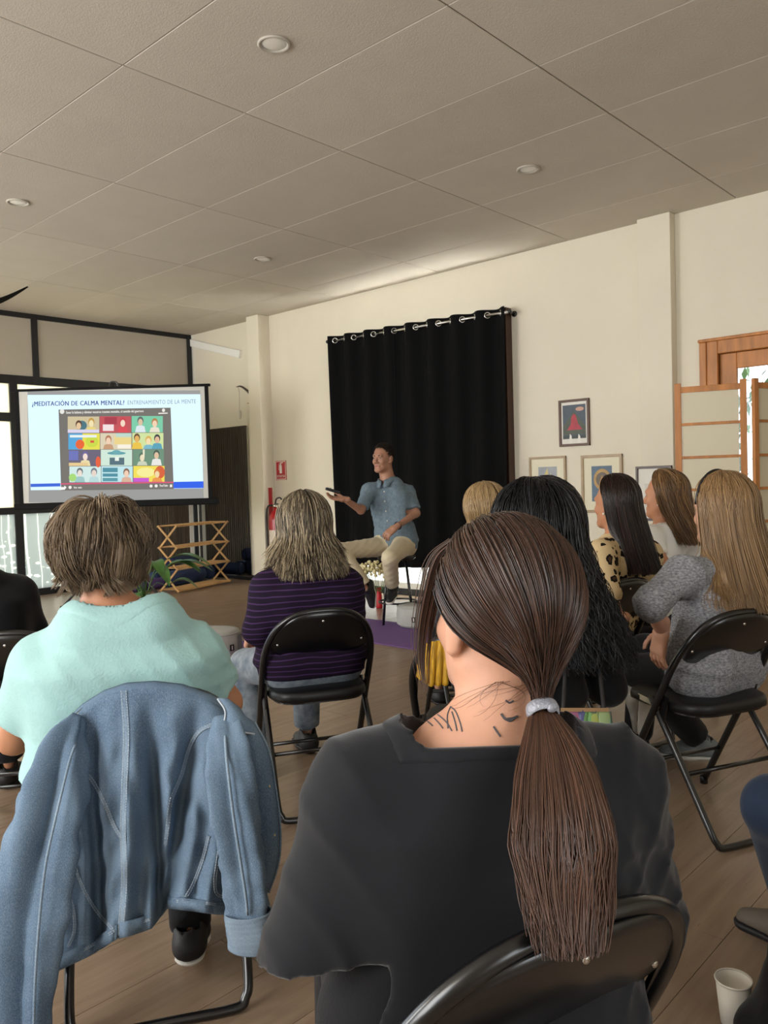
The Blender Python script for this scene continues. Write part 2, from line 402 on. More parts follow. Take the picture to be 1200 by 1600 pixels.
for xa, xb in ((.69, 2.1), (2.19, 3.1), (3.19, 4.05)):
    MB().box((xa, PY-.004, 1.06), (xb, PY+.004, 2.06)).build('pane', M['cream_film'], window_2)
    MB().box((xa, PY-.004, 2.16), (xb, PY+.004, 2.50)).build('pane', M['cream_film'], window_2)
MB().box((4.14, PY-.004, 1.06), (5.25, PY+.004, 2.50)).build('pane', M['cream_film'], window_2)
# brown bamboo blind in the last bay
def blind_mat():
    m = mat('brown_bamboo_blind', '#6a5d4e', .7, var=.5, vscale=9, col2='#3d352c', stretch=(5, 5, .25), detail=5); return m
M['blind'] = blind_mat()
bl = MB()
for k in range(60):
    xa = 5.345 + k*(WX-.09-5.345-.06)/60; xb = xa + (WX-.09-5.345-.06)/60*.93
    bl.box((xa, PY-.012 - (k % 2)*.006, .10), (xb, PY+.006, 2.5))
tag(bl.build('blind', M['blind'], window_2), kind='stuff')
MB().box((WX-.145, PY-.02, .08), (WX-.085, PY-.005, 2.5)).build('edge_strip', M['white_paint'], window_2)

# ceiling downlights
M['lamp_white'] = mat('lamp_white', '#b8b1a5', .5)
M['lamp_lens'] = mat('lamp_lens', '#dcd7cc', .3, emit=.06)
for k, (x, y2, lab) in enumerate(((2.607, 3.026, 'round recessed ceiling light nearest to the camera'), (2.644, 5.959, 'round recessed ceiling light at the left edge of the photo'),
                        (4.861, 3.04, 'round recessed ceiling light on the right, before the pilaster'), (4.90, 5.952, 'small far recessed ceiling light above the curtain side'))):
    e = empty('ceiling_light', (x, y2, H-.012)); tag(e, lab, 'ceiling light', 'recessed ceiling lights')
    MB().lathe([(.060, .0), (.078, 0), (.080, -.006), (.072, -.011), (.062, -.006), (.060, 0)], (x, y2, H-.012), 28, cap=False).build('trim_ring', M['lamp_white'], e, smooth=True)
    MB().lathe([(.0605, -.001), (.05, -.005), (.02, -.0075), (.001, -.008)], (x, y2, H-.012), 28).build('diffuser', M['lamp_lens'], e, smooth=True)

# greenery outside the door
M['leaf'] = mat('leaf_green', '#4f7a45', .5, var=.4, vscale=8, rnd=.2)
g = MB(); rg = random.Random(8)
for k in range(420):
    c = np.array([WX+.75+rg.random()*1.2, .9+rg.random()*2.0, 1.2+rg.random()*1.6]); a = rg.random()*6.3; d = np.array([math.cos(a)*.5, math.cos(a), math.sin(a)]); n_ = np.array([rg.random()-.5, rg.random()-.5, 1]); s_ = np.cross(d, n_); s_ /= np.linalg.norm(s_); L = .05+.05*rg.random()
    g.add([c-d*L, c+s_*L*.4, c+d*L, c-s_*L*.4], [(0, 1, 2, 3)])
tr_ = empty('shrub', (WX+1.4, 1.9, 0)); tag(tr_, 'green leafy shrub seen through the wooden door glass', 'shrub')
tag(g.build('foliage', M['leaf'], tr_), kind='stuff')
MB().tube([(WX+1.4, 1.9, 0), (WX+1.38, 1.92, .9), (WX+1.42, 1.88, 2.0)], .03).build('stem', M['wood_dark'], tr_, smooth=True)
M['earth'] = mat('garden_ground', '#8a8272', .9, var=.2)
tag(MB().box((WX+T, -4, -.1), (WX+6, 14, -.05)).build('ground', M['earth']), kind='structure')
# ================================================================== FURNISHINGS
# ---- curtain, rod
def curtain_mat():
    m = mat('black_curtain_cloth', '#0c0c0d', 0.9, spec=.15, bump=.08, bscale=260); return m
M['curtain'] = curtain_mat()
RX, RZ0, RZ1 = 6.455, 2.842, 2.782           # rod: X, height at the far and the near end
CY0, CY1 = 6.69, 4.30
def rod_z(y): return RZ1 + (RZ0-RZ1)*(y-CY1)/(CY0-CY1)
NW = 8; wl_ = (CY0-CY1)/NW
def curt_x(y, t):
    ph = (CY0-y)/wl_*2*math.pi
    irregular = .25*math.sin(ph*.37+1.3) + .2*math.sin(ph*.61+.4)
    amp = .046*(1-.35*t) * (1+.5*irregular*t)
    return RX - amp*math.cos(ph + .5*irregular*t) + .012*t*math.sin(ph*.5)
def curtain(name, ya, yb, label):
    n = int(abs(yb-ya)/.0125); rows = [0, .012, .03, .05] + [.05+.95*k/12 for k in range(1, 13)]
    P = []
    for i in range(n+1):
        y = ya + (yb-ya)*i/n; col = []
        for t in rows:
            ztop = rod_z(y) + .052; zb = .315 + .012*math.sin(y*5); yy = y + (.035*(t**1.2)*((y-(CY0+CY1)/2)/1.2)*-1)
            col.append((curt_x(y, t), yy, ztop + (zb-ztop)*t))
        P.append(col)
    e = empty(name, (RX, (ya+yb)/2, .315)); tag(e, label, 'curtain', 'blackout curtain panels')
    o = MB().grid(P).build('cloth', M['curtain'], e, smooth=True); md = o.modifiers.new('s', 'SOLIDIFY'); md.thickness = .0025
    for k in range(NW*2):
        y = CY0 - wl_*(k/2+.25)
        if min(ya, yb) <= y <= max(ya, yb):
            c = np.array([curt_x(y, 0), y, rod_z(y)]); dx = (curt_x(y+.004, 0)-curt_x(y-.004, 0))/.008; nrm = _u((1, -dx, 0)) if dx > 0 else _u((-1, dx, 0))
            nrm = _u((1.0, -dx, 0)); t1 = np.array([-nrm[1], nrm[0], 0]); ring = [c + (t1*math.cos(a) + UP*math.sin(a))*.027 for a in np.linspace(0, 2*math.pi, 20, endpoint=False)]
            MB().tube(ring, .0072, 8, closed=True).build('grommet', M['chrome'], e, smooth=True)
curtain('curtain', CY0, 5.71, 'left half of the black grommet curtain behind the seated man')
curtain('curtain', 5.73, CY1, 'right half of the black grommet curtain next to the framed pictures')
e = empty('curtain_rod', (RX, (CY0+CY1)/2, 2.7)); tag(e, 'chrome curtain rod threaded through the black curtain grommets', 'curtain rod')
MB().tube([(RX, CY0+.03, rod_z(CY0+.03)), (RX, CY1-.025, rod_z(CY1-.025))], .0125, 12).build('rod', M['chrome'], e, smooth=True)
for y in (CY0+.05, CY1-.03):
    MB().sphere((RX, y, rod_z(y)), .020, 12, 8).build('finial', M['black_metal'], e, smooth=True)
    b = MB(); s_ = -1 if y > 6 else 1; yy = y + s_*.03
    b.tube([(WX, yy, rod_z(yy)-.0), (RX+.0, yy, rod_z(yy))], .009, 8); b.lathe([(.028, 0), (.028, .008), (.012, .012)], (WX, yy, rod_z(yy)), 16, axis=(-1, 0, 0)); b.build('bracket', M['black_metal'], e, smooth=True)

# ---- tripod projection screen with the projected slide
SD = 8.7
sc_c = at(180, 698, SD)
def S(px, py, off=0.0):              # a point of the screen plane (vertical, square to the viewing direction)
    r = ray(px, py); t = ((sc_c - C0) @ FWD - off) / (r @ FWD); return C0 + r*t
s0 = S(27, 698); s1 = S(329, 698); zb_ = (S(180, 786))[2]; zt_ = (S(180, 607))[2]
e = empty('projection_screen', (sc_c[0], sc_c[1], 0)); tag(e, 'tripod projection screen with black borders showing a bright slide', 'projection screen')
def splane(ua, ub, za, zb, off, thick, name, m, par=e, bevel=0):
    c = sc_c + RIGHT*((ua+ub)/2) - FWD*off; c[2] = (za+zb)/2
    return MB().obox(c, RIGHT, FWD, UP, (ub-ua)/2, thick/2, (zb-za)/2).build(name, m, par, bevel=bevel)
M['screen_black'] = mat('screen_black', '#0a0a0b', .75, spec=.2); M['screen_cloth'] = mat('screen_cloth', '#c9c8c2', .8)
uL, uR = (s0-sc_c) @ RIGHT, (s1-sc_c) @ RIGHT
splane(uL+.03, uR-.03, zb_, zt_, 0, .003, 'fabric', M['screen_cloth'])
splane(uL, uL+.042, zb_, zt_, .003, .004, 'border', M['screen_black']); splane(uR-.042, uR, zb_, zt_, .003, .004, 'border', M['screen_black'])
splane(uL-.04, uR+.02, zt_-.006, zt_+.022, 0, .03, 'top_bar', M['screen_black'], bevel=.004)
splane(uL-.05, uR+.065, zb_-.045, zb_+.025, 0, .075, 'case', M['screen_black'], bevel=.012)
hk = MB(); c = sc_c - FWD*(-.03)
MB().tube([c*[1,1,0]+[0,0,.35], c*[1,1,0]+[0,0,zt_+.06]], .014, 10).build('pole', M['black_metal'], e, smooth=True)
hk.tube(spline([(*(c+RIGHT*-.05)[:2], zt_+.02), (*(c+RIGHT*-.03)[:2], zt_+.07), (*(c+RIGHT*.03)[:2], zt_+.07), (*(c+RIGHT*.05)[:2], zt_+.02)], 6), .009, 8); hk.build('hook', M['black_metal'], e, smooth=True)
for a in (62, 180, 300):
    d_ = RIGHT*math.sin(math.radians(a)) - FWD*math.cos(math.radians(a))
    l = MB().tube([c*[1,1,0]+[0,0,.62], c*[1,1,0]+d_*.62+[0,0,.015]], .012, 8).build('leg', M['black_metal'], e, smooth=True)
    q = c*[1,1,0]+d_*.62; MB().lathe([(.018, 0), (.018, .03), (.012, .035)], q, 10).build('foot', M['black_plastic'], l, smooth=True)
# slide: flat picture thrown on the fabric
def glow(name, col, k=0.85):
    m = bpy.data.materials.new(name); m.use_nodes = True; N = NT(m); b = N.n['Principled BSDF']
    b.inputs['Base Color'].default_value = (0.02, 0.02, 0.02, 1); b.inputs['Roughness'].default_value = 1; b.inputs['Specular IOR Level'].default_value = 0
    b.inputs['Emission Color'].default_value = lin(col); b.inputs['Emission Strength'].default_value = k; return m
GL = {}
def G(col, k=0.9):
    k = k*.68
    if (col, k) not in GL: GL[(col, k)] = glow('slide_light_'+col.strip('#'), col, k)
    return GL[(col, k)]
slide = empty('projected_slide', (sc_c[0], sc_c[1], zb_)); tag(slide, 'projected slide with a blue title above a grid of twelve small pictures', 'slide')
def quad(pts, off, name, col, par=slide, k=.9):
    return MB().add([S(x, y, off) for x, y in pts], [tuple(range(len(pts)))]).build(name, G(col, k), par)
quad([(45, 785), (318, 784), (312, 610), (43, 611)], .004, 'dark_margin', '#a7a8a6', k=.75)
bgq = quad([(48, 766), (318, 763), (313, 616), (43, 617)], .0055, 'background', '#d6f2ff', k=1.0)
quad([(48, 761), (94.5, 760), (94.3, 755), (47.8, 756)], .007, 'blue_bar', '#3a66d8')
quad([(271, 763), (318, 762.5), (317.7, 752), (271, 753)], .007, 'blue_bar', '#2f62ea')
vid = quad([(95.5, 766.5), (271.5, 764), (266.5, 637), (91.5, 640)], .007, 'video_panel', '#77736e', k=.85)
quad([(94.8, 757), (271.3, 754.5), (271.2, 752.6), (94.7, 755.2)], .0085, 'progress_line', '#e0557c')
def text_on(txt, x0, y0, x1, y1, cap, col, name, bold=False, off=.009, par=slide):
    if bold: text_on(txt, x0+.45, y0, x1+.45, y1, cap, col, name, False, off+.0002, par)
    cu = bpy.data.curves.new(name, 'FONT'); cu.body = txt; cu.size = 1.0; cu.resolution_u = 2
    cu.space_character = 1.08
    ob = bpy.data.objects.new('tmp', cu); COL.objects.link(ob); bpy.context.view_layer.update()
    dg = bpy.context.evaluated_depsgraph_get(); me = bpy.data.meshes.new_from_object(ob.evaluated_get(dg)); bpy.data.objects.remove(ob)
    n = len(me.vertices); v = np.empty(n*3, np.float32); me.vertices.foreach_get('co', v); v = v.reshape(-1, 3).astype(float)
    lo, hi = v[:, 0].min(), v[:, 0].max()
    out = np.empty((n, 3))
    for i in range(n):
        u = (v[i, 0]-lo)/(hi-lo); h = v[i, 1]/.70; out[i] = S(x0+(x1-x0)*u, y0+(y1-y0)*u - cap*h, off)
    me.vertices.foreach_set('co', out.astype(np.float32).ravel()); me.update()
    return tag(link(name, me, G(col), par), kind='stuff')
text_on('¿MEDITACIÓN DE CALMA MENTAL?', 50, 634.5, 194, 632.5, 7.2, '#33488f', 'title_text', True)
text_on('ENTRENAMIENTO DE LA MENTE', 199.5, 632.2, 306, 630.2, 6.4, '#8593a6', 'title_text')
text_on('Sanar la balanza y eliminar nuestros traumas mentales, el sentido del guerrero', 103, 646.3, 224, 644, 3.9, '#e9e6e0', 'caption_text', True)
text_on('Ver más', 115, 763.3, 127.5, 763, 3.0, '#f2f0ea', 'caption_text', True); text_on('YouTube', 249, 760.4, 262, 760.1, 3.4, '#f2f0ea', 'caption_text', True)
def blob(cx, cy, rx, ry, off, col, par, name='shape', a0=0, n=18):
    pts = [(cx+rx*math.cos(t), cy-ry*math.sin(t)) for t in np.linspace(0, 2*math.pi, n, endpoint=False)]
    return quad(pts, off, name, col, par)
blob(97, 643, 3.6, 3.8, .0085, '#e5e6e0', slide, 'round_icon'); blob(255.5, 641, 2.4, 2.8, .0085, '#ece9e2', slide, 'round_icon')
quad([(247.5, 647), (262, 646.4), (262, 644.6), (247.5, 645)], .0085, 'icon_caption', '#e6e3dc')
blob(109.5, 761.5, 2.5, 2.5, .0085, '#f2f0ea', slide, 'control_icon'); blob(236, 759.4, 2.4, 2.4, .0085, '#f2f0ea', slide, 'control_icon'); blob(244, 759.2, 2.4, 2.4, .0085, '#f2f0ea', slide, 'control_icon')
quad([(94, 765.5), (101, 765.2), (104, 761.5), (100.5, 758.5), (100.5, 761), (94, 761)], .0088, 'control_icon', '#f4f6f4')
quad([(265.5, 761.2), (269, 761), (269, 757), (265.5, 757.2)], .0085, 'control_icon', '#f2f0ea')
# twelve generic illustrated thumbnails: background, sky band, figures (hair, face, shoulders), accents
TH = [('#cdbf9a', [('b', .45, .45, '#4a7580'), ('f', .35, .35, '#e4c49c', '#5a3d31', '#4d7a78'), ('f', .75, .5, '#f0e0b0', '#c29a48', '#e6d07c'), ('r', 0, 0, 1, .2, '#d9d2ea')]),
      ('#c2525a', [('r', .1, .1, .45, .5, '#f0dede'), ('r', .15, .5, .55, .95, '#a83a4a'), ('f', .74, .5, '#f3d7c4', '#c83f4d', '#d94a55')]),
      ('#7ccaa8', [('f', .28, .55, '#d8c0a0', '#5d6b6a', '#dbe6ea'), ('f', .74, .45, '#f0d2b4', '#b5824e', '#e6e0cc')]),
      ('#55a6d8', [('r', .45, 0, 1, 1, '#e4dc50'), ('c', .37, .32, .14, .3, '#e86434'), ('c', .75, .5, .2, .36, '#c8d848'), ('r', .7, .42, .82, .56, '#d8543c'), ('r', .05, .75, .9, .9, '#e8f0ee')]),
      ('#d9ceb2', [('f', .26, .45, '#efcfb4', '#b07a58', '#c49a78'), ('r', .45, .3, 1, .8, '#e8d28a'), ('r', .55, .05, .98, .3, '#f4eede'), ('r', .5, .75, 1, 1, '#bcd6c8')]),
      ('#cfe0a0', [('f', .15, .55, '#e2b060', '#6d5138', '#e8c24a'), ('f', .52, .4, '#f0dcae', '#d8b05a', '#7cb8c8'), ('f', .8, .5, '#e0b898', '#3f4248', '#5aa2b8')]),
      ('#6a6478', [('r', 0, .35, .3, .95, '#6d74b8'), ('f', .52, .5, '#f2dcd0', '#71679a', '#e8d8a8'), ('c', .93, .25, .08, .35, '#e4603c'), ('r', 0, 0, .6, .2, '#e6c890')]),
      ('#cfe6d6', [('c', .5, .78, .3, .1, '#5d9ca6'), ('c', .5, .84, .14, .14, '#6aa8b0'), ('r', .28, .05, .75, .5, '#56707c'), ('r', .45, .3, .58, .55, '#e8efe6')]),
      ('#6f917a', [('f', .3, .4, '#e8dcbc', '#54705c', '#c8d0b8'), ('f', .76, .55, '#dcc0a0', '#4a5e52', '#e6e6e2'), ('r', .32, .5, .38, 1, '#e8e4c8')]),
      ('#cfe8e4', [('f', .33, .5, '#e8dcd0', '#687078', '#9cc4c4'), ('f', .78, .5, '#e4d4c8', '#74808a', '#b8d8d8'), ('c', .1, .3, .12, .25, '#a6d878')]),
      ('#bfe4ea', [('r', .04, .62, .52, .9, '#4f8fa0'), ('r', .04, .34, .52, .54, '#4f8fa0'), ('r', .04, .05, .52, .26, '#5a98a6'), ('f', .8, .45, '#efccb4', '#8a6a58', '#d8b098')]),
      ('#f0dc58', [('c', .4, .6, .3, .3, '#f4ec98'), ('c', .85, .6, .16, .4, '#d8623c'), ('r', 0, 0, .5, .25, '#c85ad0'), ('f', .76, .4, '#f0d8a8', '#d8783c', '#e89850')])]
xs_ = [(105.8, 155), (155.8, 204.6), (205.8, 254.4)]; ys_ = [(676.3, 650.8), (702.4, 677.2), (728, 703), (753.6, 728.8)]
for k, (bgc, els) in enumerate(TH):
    i, j = k % 3, k//3; xa, xb = xs_[i]; xa += j*.9; xb += j*.9; y0_, y1_ = ys_[j]; y0_ -= i*.4; y1_ -= i*.4; w_ = xb-xa; h_ = y0_-y1_
    t = quad([(xa, y0_), (xb, y0_), (xb, y1_), (xa, y1_)], .0085, 'thumbnail', bgc)
    o_ = .0095
    for el in els:
        o_ += .0005
        if el[0] == 'r': quad([(xa+w_*el[1], y0_-h_*el[2]), (xa+w_*el[3], y0_-h_*el[2]), (xa+w_*el[3], y0_-h_*el[4]), (xa+w_*el[1], y0_-h_*el[4])], o_, 'shape', el[5], t)
        elif el[0] == 'c': blob(xa+w_*el[1], y0_-h_*el[2], w_*el[3], h_*el[4], o_, el[5], t)
        elif el[0] == 'b': blob(xa+w_*el[1], y0_-h_*el[2], w_*.16, h_*.3, o_, el[3], t)
        elif el[0] == 'f':
            cx, cy = xa+w_*el[1], y0_-h_*(el[2]+.1)
            quad([(cx-w_*.17, y0_), (cx+w_*.17, y0_), (cx+w_*.13, cy+h_*.28), (cx, cy+h_*.2), (cx-w_*.13, cy+h_*.28)], o_, 'shape', el[5], t)
            blob(cx, cy-h_*.06, w_*.10, h_*.26, o_+.0003, el[4], t); blob(cx, cy+h_*.03, w_*.075, h_*.21, o_+.0006, el[3], t)

# ---- mirror on the wall beyond the pilaster
M['mirror'] = mat('mirror_glass', '#c8cbc8', .015, metal=1.0)
e = empty('mirror', (WX-.02, 8.95, 0)); tag(e, 'tall frameless mirror on the wall beside the projection screen', 'mirror')
MB().box((WX-.018, 8.42, .06), (WX-.008, 9.52, 2.0)).build('glass', M['mirror'], e)
MB().box((WX-.022, 8.40, .05), (WX-.004, 8.42, 2.01)).build('frame_side', M['chrome'], e); MB().box((WX-.022, 9.52, .05), (WX-.004, 9.535, 2.01)).build('frame_side', M['chrome'], e)
MB().box((WX-.022, 8.42, 2.0), (WX-.004, 9.52, 2.015)).build('frame_rail', M['chrome'], e); MB().box((WX-.022, 8.42, .045), (WX-.004, 9.52, .06)).build('frame_rail', M['chrome'], e)
# band of light on the wall, built as a solid slanting white strip
M['light_band_white'] = mat('white_light_band', '#f3f3ee', .4)
e = empty('light_band', (WX-.02, 9.0, 2.9)); tag(e, 'slanting white strip standing for a band of light, high on the wall above the mirror', 'light band')
MB().bar((WX-.02, 9.585, 3.235), (WX-.02, 8.50, 2.94), .04, .095).build('band_body', M['light_band_white'], e, bevel=.006)
MB().bar((WX-.021, 8.52, 2.945), (WX-.021, 8.48, 2.934), .044, .1).build('band_end', M['light_band_white'], e, bevel=.006)
# bow shaped wall ornament
e = empty('wall_ornament', tuple(on_x(398, 640, WX-.03))); tag(e, 'dark curved bow ornament on the wall above the mirror', 'wall ornament')
pts = spline([on_x(369, 604.5, WX-.14), on_x(377, 604, WX-.12), on_x(388, 612, WX-.08), on_x(396, 622, WX-.05), on_x(399, 632, WX-.03), on_x(399, 642, WX-.03)], 6)
rr = np.interp(np.linspace(0, 1, len(pts)), [0, .2, .6, .78, 1], [.004, .012, .022, .02, .004]); MB().tube(pts, rr, 10).build('bow', mat('dark_horn', '#3a3026', .35), e, smooth=True)
MB().tube([on_x(397, 629, WX-.055), on_x(397, 638, WX-.05)], .018, 10).build('grip', M['white_paint'], e, smooth=True)
MB().tube([on_x(372, 605, WX-.14), on_x(374, 614, WX-.14), on_x(374, 642, WX-.14)], .0018, 5).build('thread', M['wood_dark'], e)
MB().lathe([(.002, .04), (.02, .02), (.026, -.02), (.018, -.07), (.004, -.08)], on_x(374.5, 645, WX-.14), 10).build('pendant', M['white_paint'], e, smooth=True)
MB().tube([on_x(386, 630, WX-.04), on_x(397, 630, WX-.03)], .005, 6).build('peg', M['wood'], e, smooth=True)

# ---- fire extinguisher, red strip, sign
M['red'] = mat('extinguisher_red', '#a81420', .3, coat=.3)
e = empty('fire_extinguisher', (6.46, 7.77, .3)); tag(e, 'red fire extinguisher hanging in the corner of the pilaster', 'fire extinguisher')
cx, cy = 6.46, 7.765
MB().lathe([(.070, .30), (.082, .305), (.085, .33), (.085, .80), (.078, .855), (.05, .90), (.026, .925), (.026, .955)], (cx, cy, 0), 24).build('cylinder', M['red'], e, smooth=True)
MB().lathe([(.03, .955), (.03, .985), (.016, 1.0)], (cx, cy, 0), 14).build('valve', M['chrome'], e, smooth=True)
MB().tube(spline([(cx, cy, 1.0), (cx-.02, cy-.05, 1.06), (cx-.03, cy-.13, 1.075), (cx-.03, cy-.17, 1.04)], 6), .009, 8).build('handle', M['black_metal'], e, smooth=True)
MB().tube(spline([(cx, cy, .98), (cx-.02, cy-.06, 1.0), (cx-.03, cy-.13, .985)], 6), .007, 8).build('lever', M['black_metal'], e, smooth=True)
MB().tube(spline([(cx-.01, cy+.02, .98), (cx-.04, cy+.09, .97), (cx-.05, cy+.115, .86), (cx-.05, cy+.11, .55), (cx-.05, cy+.10, .40)], 8), .011, 8).build('hose', M['black_plastic'], e, smooth=True)
MB().lathe([(.012, 0), (.02, -.1)], (cx-.05, cy+.10, .41), 10).build('nozzle', M['black_plastic'], e, smooth=True)
MB().box((WX-.05, cy-.04, .82), (WX, cy+.04, .87)).build('wall_bracket', M['black_metal'], e)
MB().lathe([(.0866, .5), (.0866, .68)], (cx, cy, 0), 24, cap=False).build('label_band', mat('label_paper', '#d8c9b8', .6), e, smooth=True)
o = MB().box((6.475, 7.898, .25), (6.53, 7.91, 1.2)).build('red_strip', M['red'], bevel=.002); tag(o, 'narrow red marking strip on the pilaster side by the extinguisher', 'marking strip')
e = empty('extinguisher_sign', (WX-.005, 7.77, 1.29)); tag(e, 'small red and white fire extinguisher sign on the wall', 'sign')
M['sign_white'] = mat('sign_white', '#efe6dd', .5); M['sign_red'] = mat('sign_red', '#b8232c', .5)
MB().box((WX-.006, 7.672, 1.293), (WX, 7.872, 1.531)).build('plate', M['sign_red'], e)
fr = MB(); y0s, y1s, z0s, z1s = 7.678, 7.866, 1.299, 1.525
for a, b, c_, d_ in ((y0s, y1s, z1s-.008, z1s), (y0s, y1s, z0s, z0s+.008), (y0s, y0s+.008, z0s, z1s), (y1s-.008, y1s, z0s, z1s)): fr.box((WX-.008, a, c_), (WX-.006, b, d_))
fr.build('border_line', M['sign_white'], e)
pg = MB(); pg.prism([(-.022, -.06), (.022, -.06), (.022, .03), (.012, .05), (-.012, .05), (-.022, .03)], 0, .002, (WX-.0065, 7.772, 1.435), (0, -1, 0), (0, 0, 1), (-1, 0, 0))
pg.prism([(-.008, .05), (.008, .05), (.008, .062), (.045, .066), (.045, .074), (-.012, .074)], 0, .002, (WX-.0065, 7.772, 1.435), (0, -1, 0), (0, 0, 1), (-1, 0, 0))
pg.prism([(-.03, .066), (-.026, .066), (-.034, -.02), (-.039, -.02)], 0, .002, (WX-.0065, 7.772, 1.435), (0, -1, 0), (0, 0, 1), (-1, 0, 0)); pg.build('pictogram', M['sign_white'], e)
def wall_text(txt, x, yc, zc, width, cap, m, name, par):
    cu = bpy.data.curves.new(name, 'FONT'); cu.body = txt; cu.resolution_u = 2; cu.offset = .01; ob = bpy.data.objects.new('tmp', cu); COL.objects.link(ob); bpy.context.view_layer.update()
    me = bpy.data.meshes.new_from_object(ob.evaluated_get(bpy.context.evaluated_depsgraph_get())); bpy.data.objects.remove(ob)
    n = len(me.vertices); v = np.empty(n*3, np.float32); me.vertices.foreach_get('co', v); v = v.reshape(-1, 3); lo, hi = v[:, 0].min(), v[:, 0].max()
    out = np.stack([np.full(n, x), yc + width/2 - (v[:, 0]-lo)/(hi-lo)*width, zc + v[:, 1]/.7*cap], 1); me.vertices.foreach_set('co', out.astype(np.float32).ravel()); me.update(); return link(name, me, m, par)
wall_text('EXTINTOR', WX-.0085, 7.772, 1.325, .15, .028, M['sign_white'], 'lettering', e)

# ---- framed pictures
def picture(y0, y1, z0, z1, x, fw, fm, mt, label, art, matw=.0):
    e = empty('framed_picture', (x, (y0+y1)/2, z0)); tag(e, label, 'picture')
    for a, b, c_, d_ in ((y0, y1, z1-fw, z1), (y0, y1, z0, z0+fw)): MB().box((x-.022, a, c_), (x, b, d_)).build('frame_rail', fm, e, bevel=.003)
    for a, b in ((y0, y0+fw), (y1-fw, y1)): MB().box((x-.0225, a, z0), (x, b, z1)).build('frame_side', fm, e, bevel=.003)
    MB().box((x-.010, y0+fw, z0+fw), (x-.004, y1-fw, z1-fw)).build('mount', mt, e)
    a0, a1, b0, b1 = y1-fw-matw, y0+fw+matw, z0+fw+matw*1.0, z1-fw-matw
    def P(u, v, o): return (x-.0102-o, a0+(a1-a0)*u, b0+(b1-b0)*v)
    for k, (nm, pts, m) in enumerate(art): MB().add([P(u, v, .0004*(k+1)) for u, v in pts], [tuple(range(len(pts)))]).build(nm, m, e)
def ell(cx, cy, rx, ry, n=20): return [(cx+rx*math.cos(t), cy+ry*math.sin(t)) for t in np.linspace(0, 2*math.pi, n, endpoint=False)]
R4 = [(0, 0), (1, 0), (1, 1), (0, 1)]
pm_ = lambda c, v=0.0, s=20: mat('print_'+c.strip('#'), c, .45, var=v, vscale=s)
paper = mat('paper_white', '#e4e0d6', .6); cream = mat('mount_cream', '#e6dfc4', .7)
frame_brown = mat('frame_brown', '#5b3a24', .4, var=.3, vscale=14); frame_light = mat('frame_light', '#b39a78', .4, var=.25, vscale=14); frame_maroon = mat('frame_maroon', '#3a2019', .35)
picture(3.535, 3.84, 1.50, 1.92, WX, .022, frame_brown, paper, 'brown framed print of a red robed figure, highest on the wall',
        [('print', [(.06, .12), (.94, .12), (.94, .93), (.06, .93)], pm_('#41505e', .35)), ('hill', [(.06, .22), (.94, .22), (.94, .4), (.5, .78), (.06, .42)], pm_('#4a5040', .3)), ('cloud', ell(.72, .82, .16, .05), pm_('#c79a86')),
         ('robe', [(.22, .33), (.82, .33), (.66, .46), (.56, .68), (.48, .72), (.40, .64), (.36, .46)], pm_('#b8283a', .3)), ('ground', [(.06, .12), (.94, .12), (.94, .2), (.06, .2)], pm_('#2f3a38')), ('figure', [(.28, 0), (.42, 0), (.39, .2), (.33, .24)], pm_('#e8e4da')), ('figure', [(.62, 0), (.76, 0), (.72, .18), (.66, .23)], pm_('#e8e4da'))])
picture(3.78, 4.167, .88, 1.418, WX, .020, frame_light, cream, 'pale framed print with faded blue picture, nearest to the curtain',
        [('print', R4, pm_('#a3a7ad', .3, 9)), ('shape', [(.1, .55), (.5, .98), (.62, .5)], pm_('#c8b87c')), ('shape', [(.45, .4), (.9, .45), (.66, .85)], pm_('#d9d2b2'))], .075)
picture(3.231, 3.625, .90, 1.411, WX, .024, frame_light, cream, 'pale framed print with a golden ring on blue, behind the dark haired woman',
        [('print', R4, pm_('#57718a', .3, 15)), ('ring', ell(.52, .62, .42, .3), pm_('#c29a55', .3)), ('disc', ell(.52, .62, .3, .21), pm_('#6d5f50', .3)), ('figure', [(.34, .36), (.7, .36), (.62, .6), (.52, .74), (.42, .6)], pm_('#b5863e', .3))], .075)
picture(2.75, 3.06, .84, 1.293, 6.478, .020, frame_maroon, paper, 'dark maroon framed white sheet hanging on the pilaster',
        [('print', [(.2, .15), (.8, .15), (.8, .7), (.2, .7)], pm_('#cfcac0'))])

# ---- folding wooden room divider with paper panels
M['paper_panel'] = frosted('divider_paper', '#e6dec6', .35)
e = empty('room_divider', tuple(at(1165, 740, 5.4)*[1, 1, 0])); tag(e, 'folding wooden room divider with cream paper panels before the door', 'room divider')
def divider(a, b, za, zb):
    a = np.array(a); b = np.array(b); u = _u(b-a); L = np.linalg.norm(b-a); nrm = np.array([-u[1], u[0], 0])
    p = MB().obox((a+b)/2+UP*.93, u, nrm, UP, L/2-.03, .0012, .86).build('paper_panel', M['paper_panel'], e)
    for q, ht in ((a, za), (b, zb)): MB().obox(q+UP*(ht/2), u, nrm, UP, .021, .012, ht/2).build('post', M['wood'], e, bevel=.003)
    for z in (1.79, 1.555, 1.33, 1.11, .89, .67, .45, .23, .08): MB().obox((a+b)/2+UP*z, u, nrm, UP, L/2-.0205, .008, .020 if z in (1.79, .08) else .0095).build('rail', M['wood'], e, bevel=.002)
pA = at(1061, 740, 5.55)*[1, 1, 0]; pB = at(1163, 740, 5.38)*[1, 1, 0]; pC = at(1181.5, 740, 5.36)*[1, 1, 0]; pD = at(1281, 740, 5.62)*[1, 1, 0]
divider(pA, pB, 1.835, 1.835); divider(pC, pD, 1.835, 1.835)
